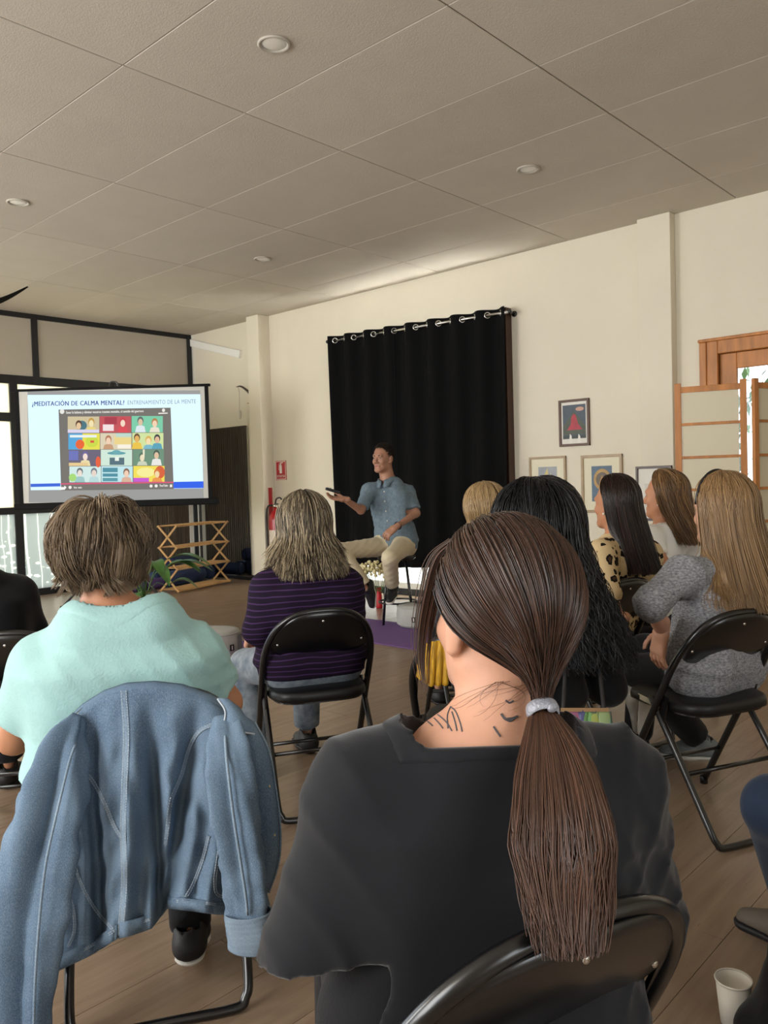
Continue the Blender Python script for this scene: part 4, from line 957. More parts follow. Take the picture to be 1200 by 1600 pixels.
def person(name, label, K, parts):
    """K: key points. Builds an Empty with body, clothes, shoes; returns a dict with the implicit functions"""
    base = (np.array(K['hip'])*[1, 1, 0]); root = empty('person', tuple(base)); tag(root, label, 'person')
    tf = K['torso_fwd']; hip, neck = np.array(K['hip'], float), np.array(K['neck'], float)
    T = Frame(hip, tf, neck-hip); L = np.linalg.norm(neck-hip); wd = K.get('w', 1.0)
    shL, shR = np.array(K['shL'], float), np.array(K['shR'], float)
    def torso(g, k=.05):              # g: how far clothes stand off
        hw, ww, cw = K.get('hips', .085)*wd, K.get('waist', .060)*wd, K.get('chest', .072)*wd; dp = K.get('dp', .092)
        zz = np.array([-.06, 0, .28, .52, .74, .90])*L; wv = [hw*.9, hw, ww, (ww+cw)/2, cw, cw*.55]; rv_ = [dp, dp+.008, dp-.006, dp, dp, dp-.022]
        A_, o_ = T.A.astype(np.float32), T.o.astype(np.float32)
        def prof(p):
            q = (p-o_) @ A_.T; z = q[..., 2]; w_ = np.interp(z, zz, wv).astype(np.float32); r_ = np.interp(z, zz, rv_).astype(np.float32)
            ex = np.maximum(np.maximum(z-zz[-1], zz[0]-z), 0); return np.sqrt(np.maximum(np.abs(q[..., 0])-w_, 0)**2 + q[..., 1]**2 + ex**2) - r_ - g
        fs = [prof]
        sm = (shL+shR)/2
        fs.append((cone(shL*.92+sm*.08, shR*.92+sm*.08, .042+g), .03)); fs.append((cone(neck-T.z*.035, shL, .042+g, .042+g), .025)); fs.append((cone(neck-T.z*.035, shR, .042+g, .042+g), .025))
        for bx in K.get('bust', ()): fs.append((ellip(T.P(bx, dp*.75, L*.58), (.075+g, .065+g, .075+g), T.A), .05))
        if K.get('belly'): fs.append((ellip(T.P(0, K['belly'][1], L*.22), (K['belly'][0]+g, .10+g, .13+g), T.A), .06))
        return fs
    ar = K.get('ar', .046)
    def arm(s, g, upto=2.0, rk=1.0):
        S_, E_, W_ = np.array(K['sh'+s], float), np.array(K['el'+s], float), np.array(K['wr'+s], float)
        fs = [(cone(S_, S_*(1-min(1, upto))+E_*min(1, upto), ar*1.05*rk+g, ar*.86*rk+g*K.get('flare', 1.0)), .05)]
        if upto > 1: fs.append((cone(E_, E_*(2-upto)+W_*(upto-1), ar*.84*rk+g, (ar*.84*(2-upto)+ar*.56*(upto-1))*rk+g), .02))
        return fs
    def legs(g, lo=1.0):
        # thighs start inside the pelvis
        fs = []
        for s, sx in (('L', -1), ('R', 1)):
            if 'kn'+s not in K: continue
            h = hip + T.x*(sx*.085*wd) - UP*.02; k_, a_ = np.array(K['kn'+s], float), np.array(K['an'+s], float)
            fs += [(cone(h, k_, K.get('th', .082)+g, .056+g), .03), (cone(k_, a_, .055+g, .036+g*lo), .02)]
        return fs
    hf = Frame(K['head'], K['face'], K.get('hup', (0, 0, 1))); hk = K.get('hk', 1.0); skin = K['skin']
    head = head_sdf(hf, hk, neck_to=neck - T.z*.03 + T.y*.01, nr=K.get('nr', .05))
    fs = torso(-.012) + arm('L', -.002) + arm('R', -.002) + legs(-.012)
    body = union([fs[0]] + fs[1:], .04); nk = cone(hf.P(0, -.02, -.06), neck - T.z*.03, K.get('nr', .05), K.get('nr', .05)*1.15)
    full = lambda p: smin(body(p), nk(p), .05)
    pts = [hip, neck, shL, shR] + [K[a+s] for a in ('el', 'wr') for s in 'LR'] + [K[a+s] for a in ('kn', 'an') for s in 'LR' if a+s in K]
    lo, hi = bounds(pts, .17); h = K.get('h', .011)
    V1, Q1 = surf_nets(full, lo, hi, h)
    hl, hh = bounds([hf.P(-.1, -.13, -.17), hf.P(.1, .14, .15), hf.P(-.1, .14, -.17), hf.P(.1, -.13, .15)], .02)
    neckcut = plane(neck - T.z*.04, T.z)
    V2, Q2 = surf_nets(lambda p: np.maximum(head(p), -neckcut(p)), np.minimum(hl, neck-.09), np.maximum(hh, neck+.09), K.get('hh', .006))
    Vs, Qs = [V1, V2], [Q1, Q2+len(V1)]; n = len(V1)+len(V2)
    for s, sd in (('L', -1), ('R', 1)):
        if 'hd'+s in K:
            dv, pn, cu = K['hd'+s]; f, bp = hand_geo(K['wr'+s], dv, pn, sd, cu, k=K.get('handk', .95)); a, b = bounds(bp, .05); V, Q = surf_nets(f, a, b, K.get('hh2', .005)); Vs.append(V); Qs.append(Q+n); n += len(V)
    link('body', np_mesh('body', np.concatenate(Vs), np.concatenate(Qs)), skin, root)
    for s in (-1, 1):
        c = hf.P(s*.031*hk, .0700*hk, -.001*hk); e = MB().sphere(c, .0112*hk, 12, 8).build('eye', M['eye_white'], root, smooth=True)
        MB().sphere(c + hf.y*.0058*hk, .0062*hk, 10, 6).build('iris', M['eye_dark'], e, smooth=True)
    if K.get('lips'): MB().sphere(hf.P(0, .0855*hk, -.068*hk), (.019*hk, .0075*hk, .0075*hk), 12, 8, hf.A).build('lips', M['lip'], root, smooth=True)
    out = dict(root=root, hf=hf, hk=hk, T=T, body=lambda p: np.minimum(full(p), head(p)), K=K, L=L)
    # ---- top
    if 'top' in parts:
        q = parts['top']; g = q.get('g', .014); up = q.get('sleeve', .75)
        arm_fs = {s: arm(s, g*q.get('sg', 1.3), up) for s in 'LR'}; fs = torso(g, .06) + arm_fs['L'] + arm_fs['R']
        for s in 'LR':
            if 'slv'+s in q: fs = [x for x in fs if x not in arm_fs[s]] + [(cone(K['sh'+s], q['slv'+s][0], ar*1.05+g, q['slv'+s][1]), .05)]
        base_ = union([fs[0]] + fs[1:], .03)
        hem = T.P(0, 0, q.get('hem', -.05)); hn = T.z; cuts = []
        for s in 'LR':
            S_, E_, W_ = (np.array(K[a+s], float) for a in ('sh', 'el', 'wr'))
            if up <= 1: o, nn = S_*(1-up)+E_*up, _u(E_-S_)
            else: o, nn = E_*(2-up)+W_*(up-1), _u(W_-E_)
            if 'cut'+s in q: o, nn = q['cut'+s]
            cuts.append((plane(o, nn), np.array(o), q.get('cutr', .12)))
        nc0 = neck + T.y*q.get('ny', .03) + T.z*q.get('nz', .0); tilt = _u(T.z*1.0 + T.y*q.get('ntilt', .5)); nrr = q.get('nrad', .075)
        nx = q.get('nx', 1.25)
        A_ = np.stack([T.x, np.cross(tilt, T.x), tilt])
        def neckc(p):
            u = (p - nc0.astype(np.float32)) @ A_.T.astype(np.float32); return np.maximum(np.sqrt((u[..., 0]/nx)**2 + u[..., 1]**2) - nrr, -(u[..., 2]+.05))
        fold = q.get('fold'); hp = plane(hem, -hn)
        def raw(p, gg=0.0):
            d = base_(p) - gg
            if fold is not None: d = d + fold(p, T)*np.clip((np.linalg.norm(p-nc0.astype(np.float32), axis=-1)-.13)/.07, 0, 1)
            return d
        def ends(p):
            d = hp(p)
            for pl, o, r in cuts:
                near = np.linalg.norm(p-o.astype(np.float32), axis=-1) - r; d = np.maximum(d, np.minimum(pl(p), -near))
            return d
        def top(p): return np.maximum(np.maximum(raw(p), ends(p)), -neckc(p))
        lo, hi = bounds([hip, neck, shL, shR] + [K[a+s] for a in ('el',) for s in 'LR'] + ([K['wrL'], K['wrR']] if up > 1 else []), .19)
        o = sdf_obj(q.get('name', 'shirt'), top, lo, hi, q.get('h', .009), q['m'], root, relax=q.get('relax', 3)); out['shirt_obj'] = o; out['top'] = raw
        if q.get('collar'):
            b = q['collar']; a0 = nc0
            sdf_obj('neckband', lambda p: np.maximum(np.maximum(raw(p, .003), neckc(p)-b), -neckc(p)), a0-.22, a0+.22, min(q.get('h', .009), .006), q.get('mc', q['m']), out['shirt_obj'])
    # ---- trousers, shoes
    if 'low' in parts and 'knL' in K:
        q = parts['low']; fs = [torso(.008)[0]] + legs(q.get('g', .014), q.get('lo', 1.6)); f0 = union([fs[0]] + fs[1:], .04)
        tp = plane(hip + UP*q.get('top', .12), UP)
        cutp = []
        for s in 'LR': k_, a_ = np.array(K['kn'+s], float), np.array(K['an'+s], float); cutp.append((plane(a_ + _u(k_-a_)*q.get('short', .03), a_-k_), a_))
        def low(p):
            d = np.maximum(f0(p), tp(p)); 
            if q.get('fold'): d = d + q['fold'](p, T)
            for pl, o in cutp: d = np.maximum(d, np.minimum(pl(p), .10-np.linalg.norm(p-o.astype(np.float32), axis=-1)))
            return d
        lo, hi = bounds([hip, K['knL'], K['knR'], K['anL'], K['anR']], .27); lo[2] = .0
        sdf_obj('trousers', low, lo, hi, q.get('h', .012), q['m'], root); out['low'] = low
    if 'shoe' in parts and 'knL' in K:
        q = parts['shoe']
        for s in 'LR':
            a = np.array(K['an'+s], float); td = np.array(K.get('toe'+s, tf), float)
            td = _u(td); upv = _u(UP - td*(UP @ td)) if abs(td[2]) < .9 else _u(tf); fr = Frame(a - upv*.085, td, upv); sk = q.get('k', 1.0)
            shp = union([cone(fr.P(0, -.045, .045), fr.P(0, .03, .045), .040*sk, .042*sk), (cone(fr.P(0, .05, .035), fr.P(0, .135, .022), .043*sk, .032*sk), .03), (cone(fr.P(0, -.03, .05), fr.P(0, -.01, .095), .04*sk, .040*sk), .02)], .03)
            sol = plane(fr.P(0, 0, .022), fr.z); bot = plane(fr.P(0, 0, .0), fr.z); mouth = cone(fr.P(0, -.02, .085), fr.P(0, -.02, .16), .031*sk)
            lo, hi = bounds([fr.P(-.07, -.11, -.02), fr.P(.07, .2, .15), fr.P(.07, -.11, .15), fr.P(-.07, .2, -.02)], .02)
            o = sdf_obj('shoe', lambda p: np.maximum(np.maximum(shp(p), -sol(p)), -mouth(p)), lo, hi, q.get('h', .008), q['m'], root)
            sdf_obj('sole', lambda p: np.maximum(np.maximum(shp(p)-.005, sol(p)), -bot(p)), lo, hi, q.get('h', .008)*.8, q['ms'], o)
    return out

# ================================================================== HAIR
def hair_mat(name, dark, light, rough=.34, spec=.5):
    m = bpy.data.materials.new(name); m.use_nodes = True; N = NT(m); b = N.n['Principled BSDF']
    a = N.new('ShaderNodeVertexColor', layer_name='Col'); sp = N.new('ShaderNodeSeparateColor', i_Color=a.outputs[0])
    mx = N.new('ShaderNodeMix', data_type='RGBA', i_0=sp.outputs[0], i_6=lin(dark), i_7=lin(light)); N.link(mx.outputs[2], b.inputs['Base Color'])
    b.inputs['Roughness'].default_value = rough; b.inputs['Specular IOR Level'].default_value = spec
    return m
def strands_mesh(name, P, r, tint, taper=.35):
    """P (N,S,3) strand points -> three-sided tubes with a tint per strand"""
    N_, S_ = P.shape[:2]; T = np.gradient(P, axis=1); T /= np.linalg.norm(T, axis=2, keepdims=True)+1e-9
    u = np.empty_like(P); c_ = np.cross(T[:, 0], np.array([.31, .45, .83])); c_ /= np.linalg.norm(c_, axis=1, keepdims=True)+1e-9
    for i in range(S_):
        c_ = c_ - T[:, i]*(c_*T[:, i]).sum(1, keepdims=True); c_ /= np.linalg.norm(c_, axis=1, keepdims=True)+1e-9; u[:, i] = c_
    v = np.cross(T, u)
    rr = np.asarray(r)*np.ones((N_, 1)) * (1 - (1-taper)*np.linspace(0, 1, S_)[None]**3)
    V = np.empty((N_, S_, 3, 3))
    for k in range(3):
        a = 2*math.pi*k/3; V[:, :, k] = P + (u*math.cos(a) + v*math.sin(a))*rr[..., None]
    b = (np.arange(N_)[:, None]*S_ + np.arange(S_-1)[None])*3; Q = []
    for k in range(3):
        l = (k+1) % 3; Q.append(np.stack([b+k, b+l, b+3+l, b+3+k], -1).reshape(-1, 4))
    c = np.ones((N_, S_, 3, 4)); t = np.asarray(tint)
    if t.ndim == 1: t = t[:, None]
    c[..., 0] = np.broadcast_to(t, (N_, S_))[:, :, None]
    return np_mesh(name, V.reshape(-1, 3), np.concatenate(Q), True, c.reshape(-1, 4))
def slerp_path(hf, hk, d0, d1, n, off, E=(.079, .100, .096), c=(0, -.012, .030)):
    """arc over the skull from direction d0 to d1 (arrays (N,3) in head coordinates)"""
    d0 = d0/np.linalg.norm(d0, axis=1, keepdims=True); d1 = d1/np.linalg.norm(d1, axis=1, keepdims=True)
    om = np.arccos(np.clip((d0*d1).sum(1), -.999, .999))[:, None]; t = np.linspace(0, 1, n)[None]
    D = (np.sin((1-t)*om)/np.sin(om))[..., None]*d0[:, None] + (np.sin(t*om)/np.sin(om))[..., None]*d1[:, None]
    e = np.array(E)*hk; q = D*e; q = q*(1 + np.asarray(off)[..., None]/np.linalg.norm(q, axis=2, keepdims=True)) + np.array(c)*hk
    return hf.o + q @ hf.A
def push_out(P, fs, m):
    """move points out of the given implicit bodies"""
    for _ in range(2):
        for f in fs:
            d = f(P.astype(np.float32)); bad = d < m
            if bad.any():
                idx = np.nonzero(bad); g = grad(f, P[idx]); P[idx] += g*(m-d[idx])[:, None]
    return P
def smooth_strands(P, it=2):
    for _ in range(it): P[:, 1:-1] = .5*P[:, 1:-1] + .25*(P[:, :-2]+P[:, 2:])
    return P
def hair_object(root, m, P, r, tint, name='hair', shell=None, shell_tint=.2):
    me = strands_mesh('hair', P, r, tint); o = link(name, me, m, root); tag(o, kind='stuff')
    if shell is not None:
        A, B = shell.shape[:2]; idx = np.arange(A*B).reshape(A, B); Q = np.stack([idx[:-1, :-1], idx[1:, :-1], idx[1:, 1:], idx[:-1, 1:]], -1).reshape(-1, 4)
        c = np.ones((A*B, 4)); c[:, 0] = shell_tint
        link('hair_base', np_mesh('hair_base', shell.reshape(-1, 3), Q, True, c), m, o)
    return o
def long_hair(pr, rng, n, m, r, length, th0=55, back=0.0, part=(-.01, .05), flare=0.0, gather=0.0, wave=0.0, wfreq=30, puff=.010, layers=.014, tint=(.3, .25), end_var=.12, off_dir=None, colliders=(), clump=0.5, n1=9, n2=13, side_len=None, streak=None, low=-.25, root_dark=0.0, jitter=.004, curl=None):
    """long loose hair falling from a centre part; th0: half angle of the face opening"""
    hf, hk = pr['hf'], pr['hk']
    def build(th, lay, fpos, ln, ph):
        N_ = len(th); sgn = np.sign(th); d0 = np.stack([sgn*.10, fpos, np.full(N_, 1.0)], 1); d1 = np.stack([np.sin(th), np.cos(th), np.full(N_, low)], 1)
        off = (puff+lay)[:, None]*np.ones((1, n1)); off = off*(.5+.5*np.linspace(0, 1, n1)[None]**.7)
        A = slerp_path(hf, hk, d0, d1, n1, off); rad = (A[:, -1]-hf.o) - np.outer((A[:, -1]-hf.o) @ hf.z, hf.z); rad /= np.linalg.norm(rad, axis=1, keepdims=True)+1e-9
        t = np.linspace(0, 1, n2+1)[1:][None]; s = ln[:, None]*t
        back_v = -hf.y; 
        Bp = A[:, -1][:, None] - UP[None, None]*s[..., None] + rad[:, None]*((flare*t**1.6 - gather*np.sin(t*math.pi*.5)**1.2)[..., None])
        if off_dir is not None: Bp = Bp + np.array(off_dir)[None, None]*(t**1.3)[..., None]*(ln/length)[:, None, None]
        P = np.concatenate([A, Bp], 1)
        if wave:
            tt = np.concatenate([np.zeros(n1), np.linspace(0, 1, n2+1)[1:]])[None]; sl = np.concatenate([np.linspace(-.1, 0, n1)[None]*np.ones((N_, 1)), s], 1)
            tan = np.cross(rad, UP); amp = wave*np.minimum(1, .25+tt*1.6)
            P = P + tan[:, None]*(amp*np.sin(sl*wfreq+ph[:, None]))[..., None] + rad[:, None]*(amp*.8*np.cos(sl*wfreq+ph[:, None]*1.3))[..., None]
        return P
    nc = max(8, n//14); cth = rng.uniform(0, 1, nc)
    cl = rng.integers(0, nc, n); thn = cth[cl]*clump + rng.uniform(0, 1, n)*(1-clump)
    sg = np.where(rng.uniform(0, 1, n) < .5, -1.0, 1.0); th = sg*np.radians(th0 + (182-th0)*thn)
    lay = layers*rng.uniform(0, 1, n)**.8; fpos = rng.uniform(part[0], part[1], n)/.1
    fpos = np.where(np.abs(th) > 2.2, rng.uniform(-.9, part[1]/.1, n), fpos)
    ln = length*(1 - end_var*rng.uniform(0, 1, n)**2)
    if side_len is not None: ln = ln*np.interp(np.degrees(np.abs(th)), [th0, 110, 180], [side_len, (1+side_len)/2, 1])
    ph = (cl % 37)*1.7 + rng.normal(0, .35, n)
    P = build(th, lay, fpos, ln, ph); P += rng.normal(0, jitter*.4, (n, 1, 3)) + rng.normal(0, jitter, (n, 1, 3))*np.linspace(0, 1, P.shape[1])[None, :, None]**2
    P = push_out(P, colliders, .008); P = smooth_strands(P)
    tn = tint[0] + tint[1]*rng.normal(0, 1, n)*.5 + tint[1]*rng.normal(0, 1, nc)[cl]
    if streak is not None: tn = tn + streak*(rng.uniform(0, 1, nc)[cl] > .62)
    tn = np.clip(tn, 0, 1)
    if root_dark: tn = np.clip(tn[:, None]*(1 - root_dark*np.exp(-np.linspace(0, 5, P.shape[1]))[None]), 0, 1)
    g = 61; ths = np.radians(np.linspace(th0+4, 360-th0-4, g)); ths = np.where(ths > math.pi, ths-2*math.pi, ths)
    sh = build(ths, np.full(g, -.006), np.where(np.abs(ths) > 2.2, -.2, 0.05), length*(1-end_var*.9)*np.ones(g)*(np.interp(np.degrees(np.abs(ths)), [th0, 110, 180], [side_len, (1+side_len)/2, 1]) if side_len is not None else 1), np.zeros(g))
    sh = push_out(sh, colliders, .005)
    return hair_object(pr['root'], m, P, r*rng.uniform(.8, 1.2, n)[:, None], tn, shell=sh)
# ================================================================== THE PEOPLE
def seated_legs(K, deg, knee=.43, spread=.10, kz=.49, az=.085, af=.06, wd=.1):
    d = heading(deg); r = np.array([d[1], -d[0], 0]); h = np.array(K['hip'])
    for s, sx in (('L', -1), ('R', 1)):
        K['kn'+s] = h*[1, 1, 0] + d*knee + r*(sx*spread) + UP*kz; K['an'+s] = h*[1, 1, 0] + d*(knee+af) + r*(sx*spread*1.1) + UP*az; K['toe'+s] = d
    return K
def lap_arms(K, deg, which='LR', up=.58):
    d = heading(deg); r = np.array([d[1], -d[0], 0]); h = np.array(K['hip'])*[1, 1, 0]
    for s, sx in (('L', -1), ('R', 1)):
        if s not in which: continue
        if 'el'+s not in K: K['el'+s] = np.array(K['sh'+s]) + r*(sx*.05) + d*.02 - UP*.26
        K['wr'+s] = h + d*.22 + r*(sx*.08) + UP*(up+.03); K['hd'+s] = (d*.7 - r*sx*.5 - UP*.2, -UP, .5)
    return K
def on_chair(key, neck=None, back=-.02, z=.535, mixf=.75):
    c = CHAIRS[key]; a = c.rotation_euler[2] + math.pi/2; d = np.array([math.cos(a), math.sin(a), 0]); p = np.array(c.location) - d*back + UP*z
    if neck is not None:
        r = np.array([d[1], -d[0], 0]); p = p + r*(((np.array(neck)-p) @ r)*mixf)
    return p
cloth = lambda n, c, **k: mat(n, c, k.pop('rough', .85), spec=.25, bump=k.pop('bump', .12), bscale=k.pop('bscale', 220), sheen=k.pop('sheen', .15), **k)
def folds(specs, side=None):
    """creases in cloth: (direction, frequency, amplitude, phase); narrow ridges that wander and fade"""
    def f(p, T):
        q = (p - T.o.astype(np.float32)) @ T.A.T.astype(np.float32); d = 0
        for (ax, ay, az), fr, am, ph in specs:
            t = q[..., 0]*ax + q[..., 1]*ay + q[..., 2]*az; wv = np.sin(t*fr*.75 + ph + 1.5*wob(q, 8.0, ph) + .5*wob(q, 19.0, ph+1)); d = d - am*(np.exp(-(wv/.42)**2)-.4)*np.clip(.35+1.3*wob(q, 6.5, ph+3), 0, 1)
        if side is not None: d = d*np.clip((np.abs(q[..., 0])-side)/.07+.12, 0, 1)
        return d
    return f
M['trouser_black'] = cloth('black_trousers', '#131316'); M['shoe_black'] = mat('black_shoe', '#141416', .6, bump=.1, bscale=120); M['sole_white'] = mat('white_sole', '#d8d4cc', .6)
rngp = np.random.default_rng(11)

# ---- 1. ponytailed woman in black, nearest
d1 = heading(14)
K = dict(hip=on_chair('pony', at(762, 1142, 1.02)), neck=at(762, 1142, 1.02), shL=at(566, 1236, 1.0), shR=at(948, 1228, 1.08), torso_fwd=heading(6), elL=at(484, 1440, 1.03), elR=at(990, 1430, 1.14),
         head=at(783, 962, 1.05), face=heading(26) - UP*.05, hup=UP + RIGHT*.04 - FWD*.10, skin=M['skin_light'], h=.008, hh=.005, w=1.15, chest=.085, waist=.085, hips=.10, dp=.084, nr=.050, ar=.044, th=.09)
K = lap_arms(K, 10); K = seated_legs(K, 12)
M['tee_black'] = cloth('black_cotton_tee', '#1b1c20', bump=.06, bscale=500, sheen=.25)
fold1 = folds([((1.0, 0, -.45), 80, .007, .4), ((.9, 0, .6), 66, .006, 2.0), ((.2, 0, 1), 60, .004, 1.0)], side=.11)
P1 = person('person', 'woman with a long brown ponytail in a black tee, nearest to the camera', K,
            dict(top=dict(m=M['tee_black'], g=.016, sleeve=1.15, sg=1.9, cutL=(at(472, 1480, 1.02), -UP + RIGHT*.16), slvL=(at(470, 1560, 1.02), .072), h=.006, nrad=.090, nx=1.22, ny=.01, nz=.028, ntilt=.45, collar=.020, fold=fold1, hem=-.10, cutr=.13), low=dict(m=M['trouser_black']), shoe=dict(m=M['shoe_black'], ms=M['sole_white'])))
def pony(pr):
    hf, hk = pr['hf'], pr['hk']; rng = np.random.default_rng(3); n = 5200
    tie = at(846, 1104, .955)
    # over the skull to the tie: roots spread over the whole scalp, each strand runs from its root straight to the tie
    m = hair_mat('brown_straight_hair', '#1f130f', '#664636', .30, .55)
    th = np.radians(rng.uniform(-180, 180, n)); el = np.arcsin(rng.uniform(-.25, 1, n)); keep = ~((np.abs(th) < np.radians(62)) & (el < np.radians(42)))
    keep &= ~((np.abs(th) < np.radians(95)) & (el < np.radians(0))); th, el = th[keep], el[keep]; n = len(th)
    d0 = np.stack([np.sin(th)*np.cos(el), np.cos(th)*np.cos(el), np.sin(el)], 1)
    tl = (tie-hf.o) @ hf.A.T; td = tl/np.linalg.norm(tl)
    d1_ = np.tile(_u(td*[1, 1, 1.0]), (n, 1))
    # pass over the side of the crown rather than straight through: bend by the part
    lay = rng.uniform(0, 1, n)**.8*.012
    A = slerp_path(hf, hk, d0, d1_, 16, (.004+lay)[:, None]*np.linspace(.6, 1, 16)[None]**.6, E=(.080, .098, .096))
    # ends close in on the tie
    w = np.clip((np.linspace(0, 1, 16)-.62)/.38, 0, 1)**1.6; j = rng.normal(0, 1, (n, 3)); j /= np.linalg.norm(j, axis=1, keepdims=True); rj = .0115*rng.uniform(0, 1, n)**.5
    end = tie + j*rj[:, None]; A = A*(1-w)[None, :, None] + end[:, None]*w[None, :, None]
    A = push_out(A, [pr['body']], .004); A = smooth_strands(A, 2); A += rng.normal(0, .0006, (n, 1, 3))
    tn = np.clip(.32+.16*rng.normal(0, 1, n) + .22*wob(d0*1.0, 11.0), 0, 1)
    # scalp shell
    V, Q = surf_nets(lambda p: np.maximum(np.maximum(ellip(hf.P(0, -.012*hk, .030*hk), np.array([.079, .098, .095])*hk, hf.A)(p), (p - hf.P(0, .058, .0).astype(np.float32)) @ _u(hf.y*1.0 - hf.z*.35).astype(np.float32)), -((p - hf.P(0, 0, -.045).astype(np.float32)) @ _u(hf.z+hf.y*-.35).astype(np.float32))), hf.o-.14, hf.o+.15, .006)
    c = np.ones((len(V), 4)); c[:, 0] = .12
    o = hair_object(pr['root'], m, A, .00085*rng.uniform(.8, 1.25, n)[:, None], tn, 'hair'); link('hair_base', np_mesh('hair_base', V, Q, True, c), m, o)
    # tail
    nt = 2600; ctr = spline([tie, at(862, 1165, .915), at(874, 1250, .875), at(882, 1340, .842), at(886, 1420, .81), at(892, 1494, .785)], 5); S_ = len(ctr); t = np.linspace(0, 1, S_)
    wid = np.interp(t, [0, .10, .3, .55, .8, 1], [.0115, .024, .045, .058, .052, .042]); thk = np.interp(t, [0, .1, .4, 1], [.011, .018, .022, .012])
    a = rng.uniform(0, 2*math.pi, nt); q = rng.uniform(0, 1, nt)**.5; cl = rng.integers(0, 60, nt); ca = rng.uniform(0, 2*math.pi, 60)
    ux = np.cos(a)*q; uy = np.sin(a)*q; mix = np.clip((t-.55)/.45, 0, 1)[None]*.55; cx = (np.cos(ca)*.8)[cl][:, None]; cy = (np.sin(ca)*.8)[cl][:, None]
    X = ux[:, None]*(1-mix) + cx*mix; Yv = uy[:, None]*(1-mix) + cy*mix
    ends = 1 - .36*rng.uniform(0, 1, nt)**1.5*(.4+.6*np.abs(cx[:, 0])); Tt = t[None]*ends[:, None]
    ci = np.stack([np.interp(Tt, t, ctr[:, i]) for i in range(3)], -1); W_ = np.interp(Tt, t, wid); H_ = np.interp(Tt, t, thk)
    B = ci + RIGHT[None, None]*(X*W_)[..., None] - FWD[None, None]*(Yv*H_)[..., None]
    B += (RIGHT*.003)[None, None]*np.sin(Tt*9+ (ca[cl]*3)[:, None])[..., None]*t[None, :, None]
    B = push_out(B, [pr['top']], .004); tn2 = np.clip(.58+.15*rng.normal(0, 1, nt)+.22*np.sin(ca*7)[cl], 0, 1)
    to = hair_object(pr['root'], m, B, .0009*rng.uniform(.8, 1.3, nt)[:, None], tn2, 'ponytail')
    rows = [[ctr[i] + RIGHT*(math.cos(b)*wid[i]*.72) - FWD*(math.sin(b)*thk[i]*.6) for b in np.linspace(0, 2*math.pi, 20, endpoint=False)] for i in range(int(S_*.86))]
    Vb = np.array(rows); nb_ = Vb.shape[0]; ib = np.arange(nb_*20).reshape(nb_, 20); Qb = np.stack([ib[:-1], np.roll(ib, -1, 1)[:-1], np.roll(ib, -1, 1)[1:], ib[1:]], -1).reshape(-1, 4); cb_ = np.ones((nb_*20, 4)); cb_[:, 0] = .3
    link('hair_base', np_mesh('hair_base', push_out(Vb, [pr['top']], .002).reshape(-1, 3), Qb, True, cb_), m, to)
    # loose front lock along the left cheek
    nl = 130; s0 = hf.P(-.045, .03, .100); P0 = np.linspace(0, 1, 20)
    ctl = spline([s0, at(690, 868, 1.06), at(674, 920, 1.075), at(663, 975, 1.09), at(659, 1030, 1.09), at(665, 1082, 1.08)], 5); tt = np.linspace(0, 1, len(ctl)); wl = np.interp(tt, [0, .3, .7, 1], [.012, .016, .012, .006])
    jx = rng.normal(0, .55, (nl, 1)); jy = rng.normal(0, .5, (nl, 1)); Lk = ctl[None] + RIGHT*(jx*wl[None])[..., None] + FWD*(jy*wl[None])[..., None]*.7; Lk *= 1.0
    e_ = 1-.35*rng.uniform(0, 1, nl); idx = np.stack([np.interp(tt[None]*e_[:, None], tt, np.arange(len(tt)))], 0)[0]; i0 = np.clip(idx.astype(int), 0, len(tt)-2); fr = idx-i0
    Lk2 = np.take_along_axis(Lk, i0[..., None], 1)*(1-fr)[..., None] + np.take_along_axis(Lk, (i0+1)[..., None], 1)*fr[..., None]
    hair_object(pr['root'], m, Lk2, .0006, np.clip(.5+.2*rng.normal(0, 1, nl), 0, 1), 'hair_lock')
    # wisps at the nape
    nw = 12; st = np.stack([hf.P(*(rng.uniform(-.05, .03), -.062, -.062)) for _ in range(nw)]); en = np.stack([at(rng.uniform(690, 800), rng.uniform(1085, 1140), .99) for _ in range(nw)])
    t_ = np.linspace(0, 1, 8)[None, :, None]; Wp = st[:, None]*(1-t_) + en[:, None]*t_ + RIGHT*(rng.normal(0, .012, (nw, 1, 1))*np.sin(t_*math.pi)); Wp = push_out(Wp, [pr['body'], pr['top']], .003)
    hair_object(pr['root'], m, Wp, .00028, np.full(nw, .6), 'hair_wisp')
    # fabric tie
    tiem = mat('silver_ribbon', '#9597a0', .45, metal=.25, bump=.3, bscale=300)
    ax = _u(ctr[2]-ctr[0]); r1 = np.cross(ax, FWD); r1 = _u(r1); r2 = np.cross(ax, r1); ring = [tie + ax*.006 + (r1*math.cos(b)*.0165 + r2*math.sin(b)*.0145) for b in np.linspace(0, 2*math.pi, 26, endpoint=False)]
    k = MB(); pr_ = np.array(ring)
    G_ = np.stack([pr_ + ax*z + (pr_-tie-ax*.006)*e for z, e in ((-.008, 0), (-.007, .12), (0, .2), (.007, .12), (.008, 0))], 1); k.grid(G_, close_u=True)
    k.build('hair_tie', tiem, pr['root'], smooth=True, recalc=True)
    kn = MB(); kn.sphere(tie+RIGHT*.010-FWD*.015+UP*.003, (.009, .005, .006), 12, 8); kn.build('tie_knot', tiem, pr['root'], smooth=True)
pony(P1)
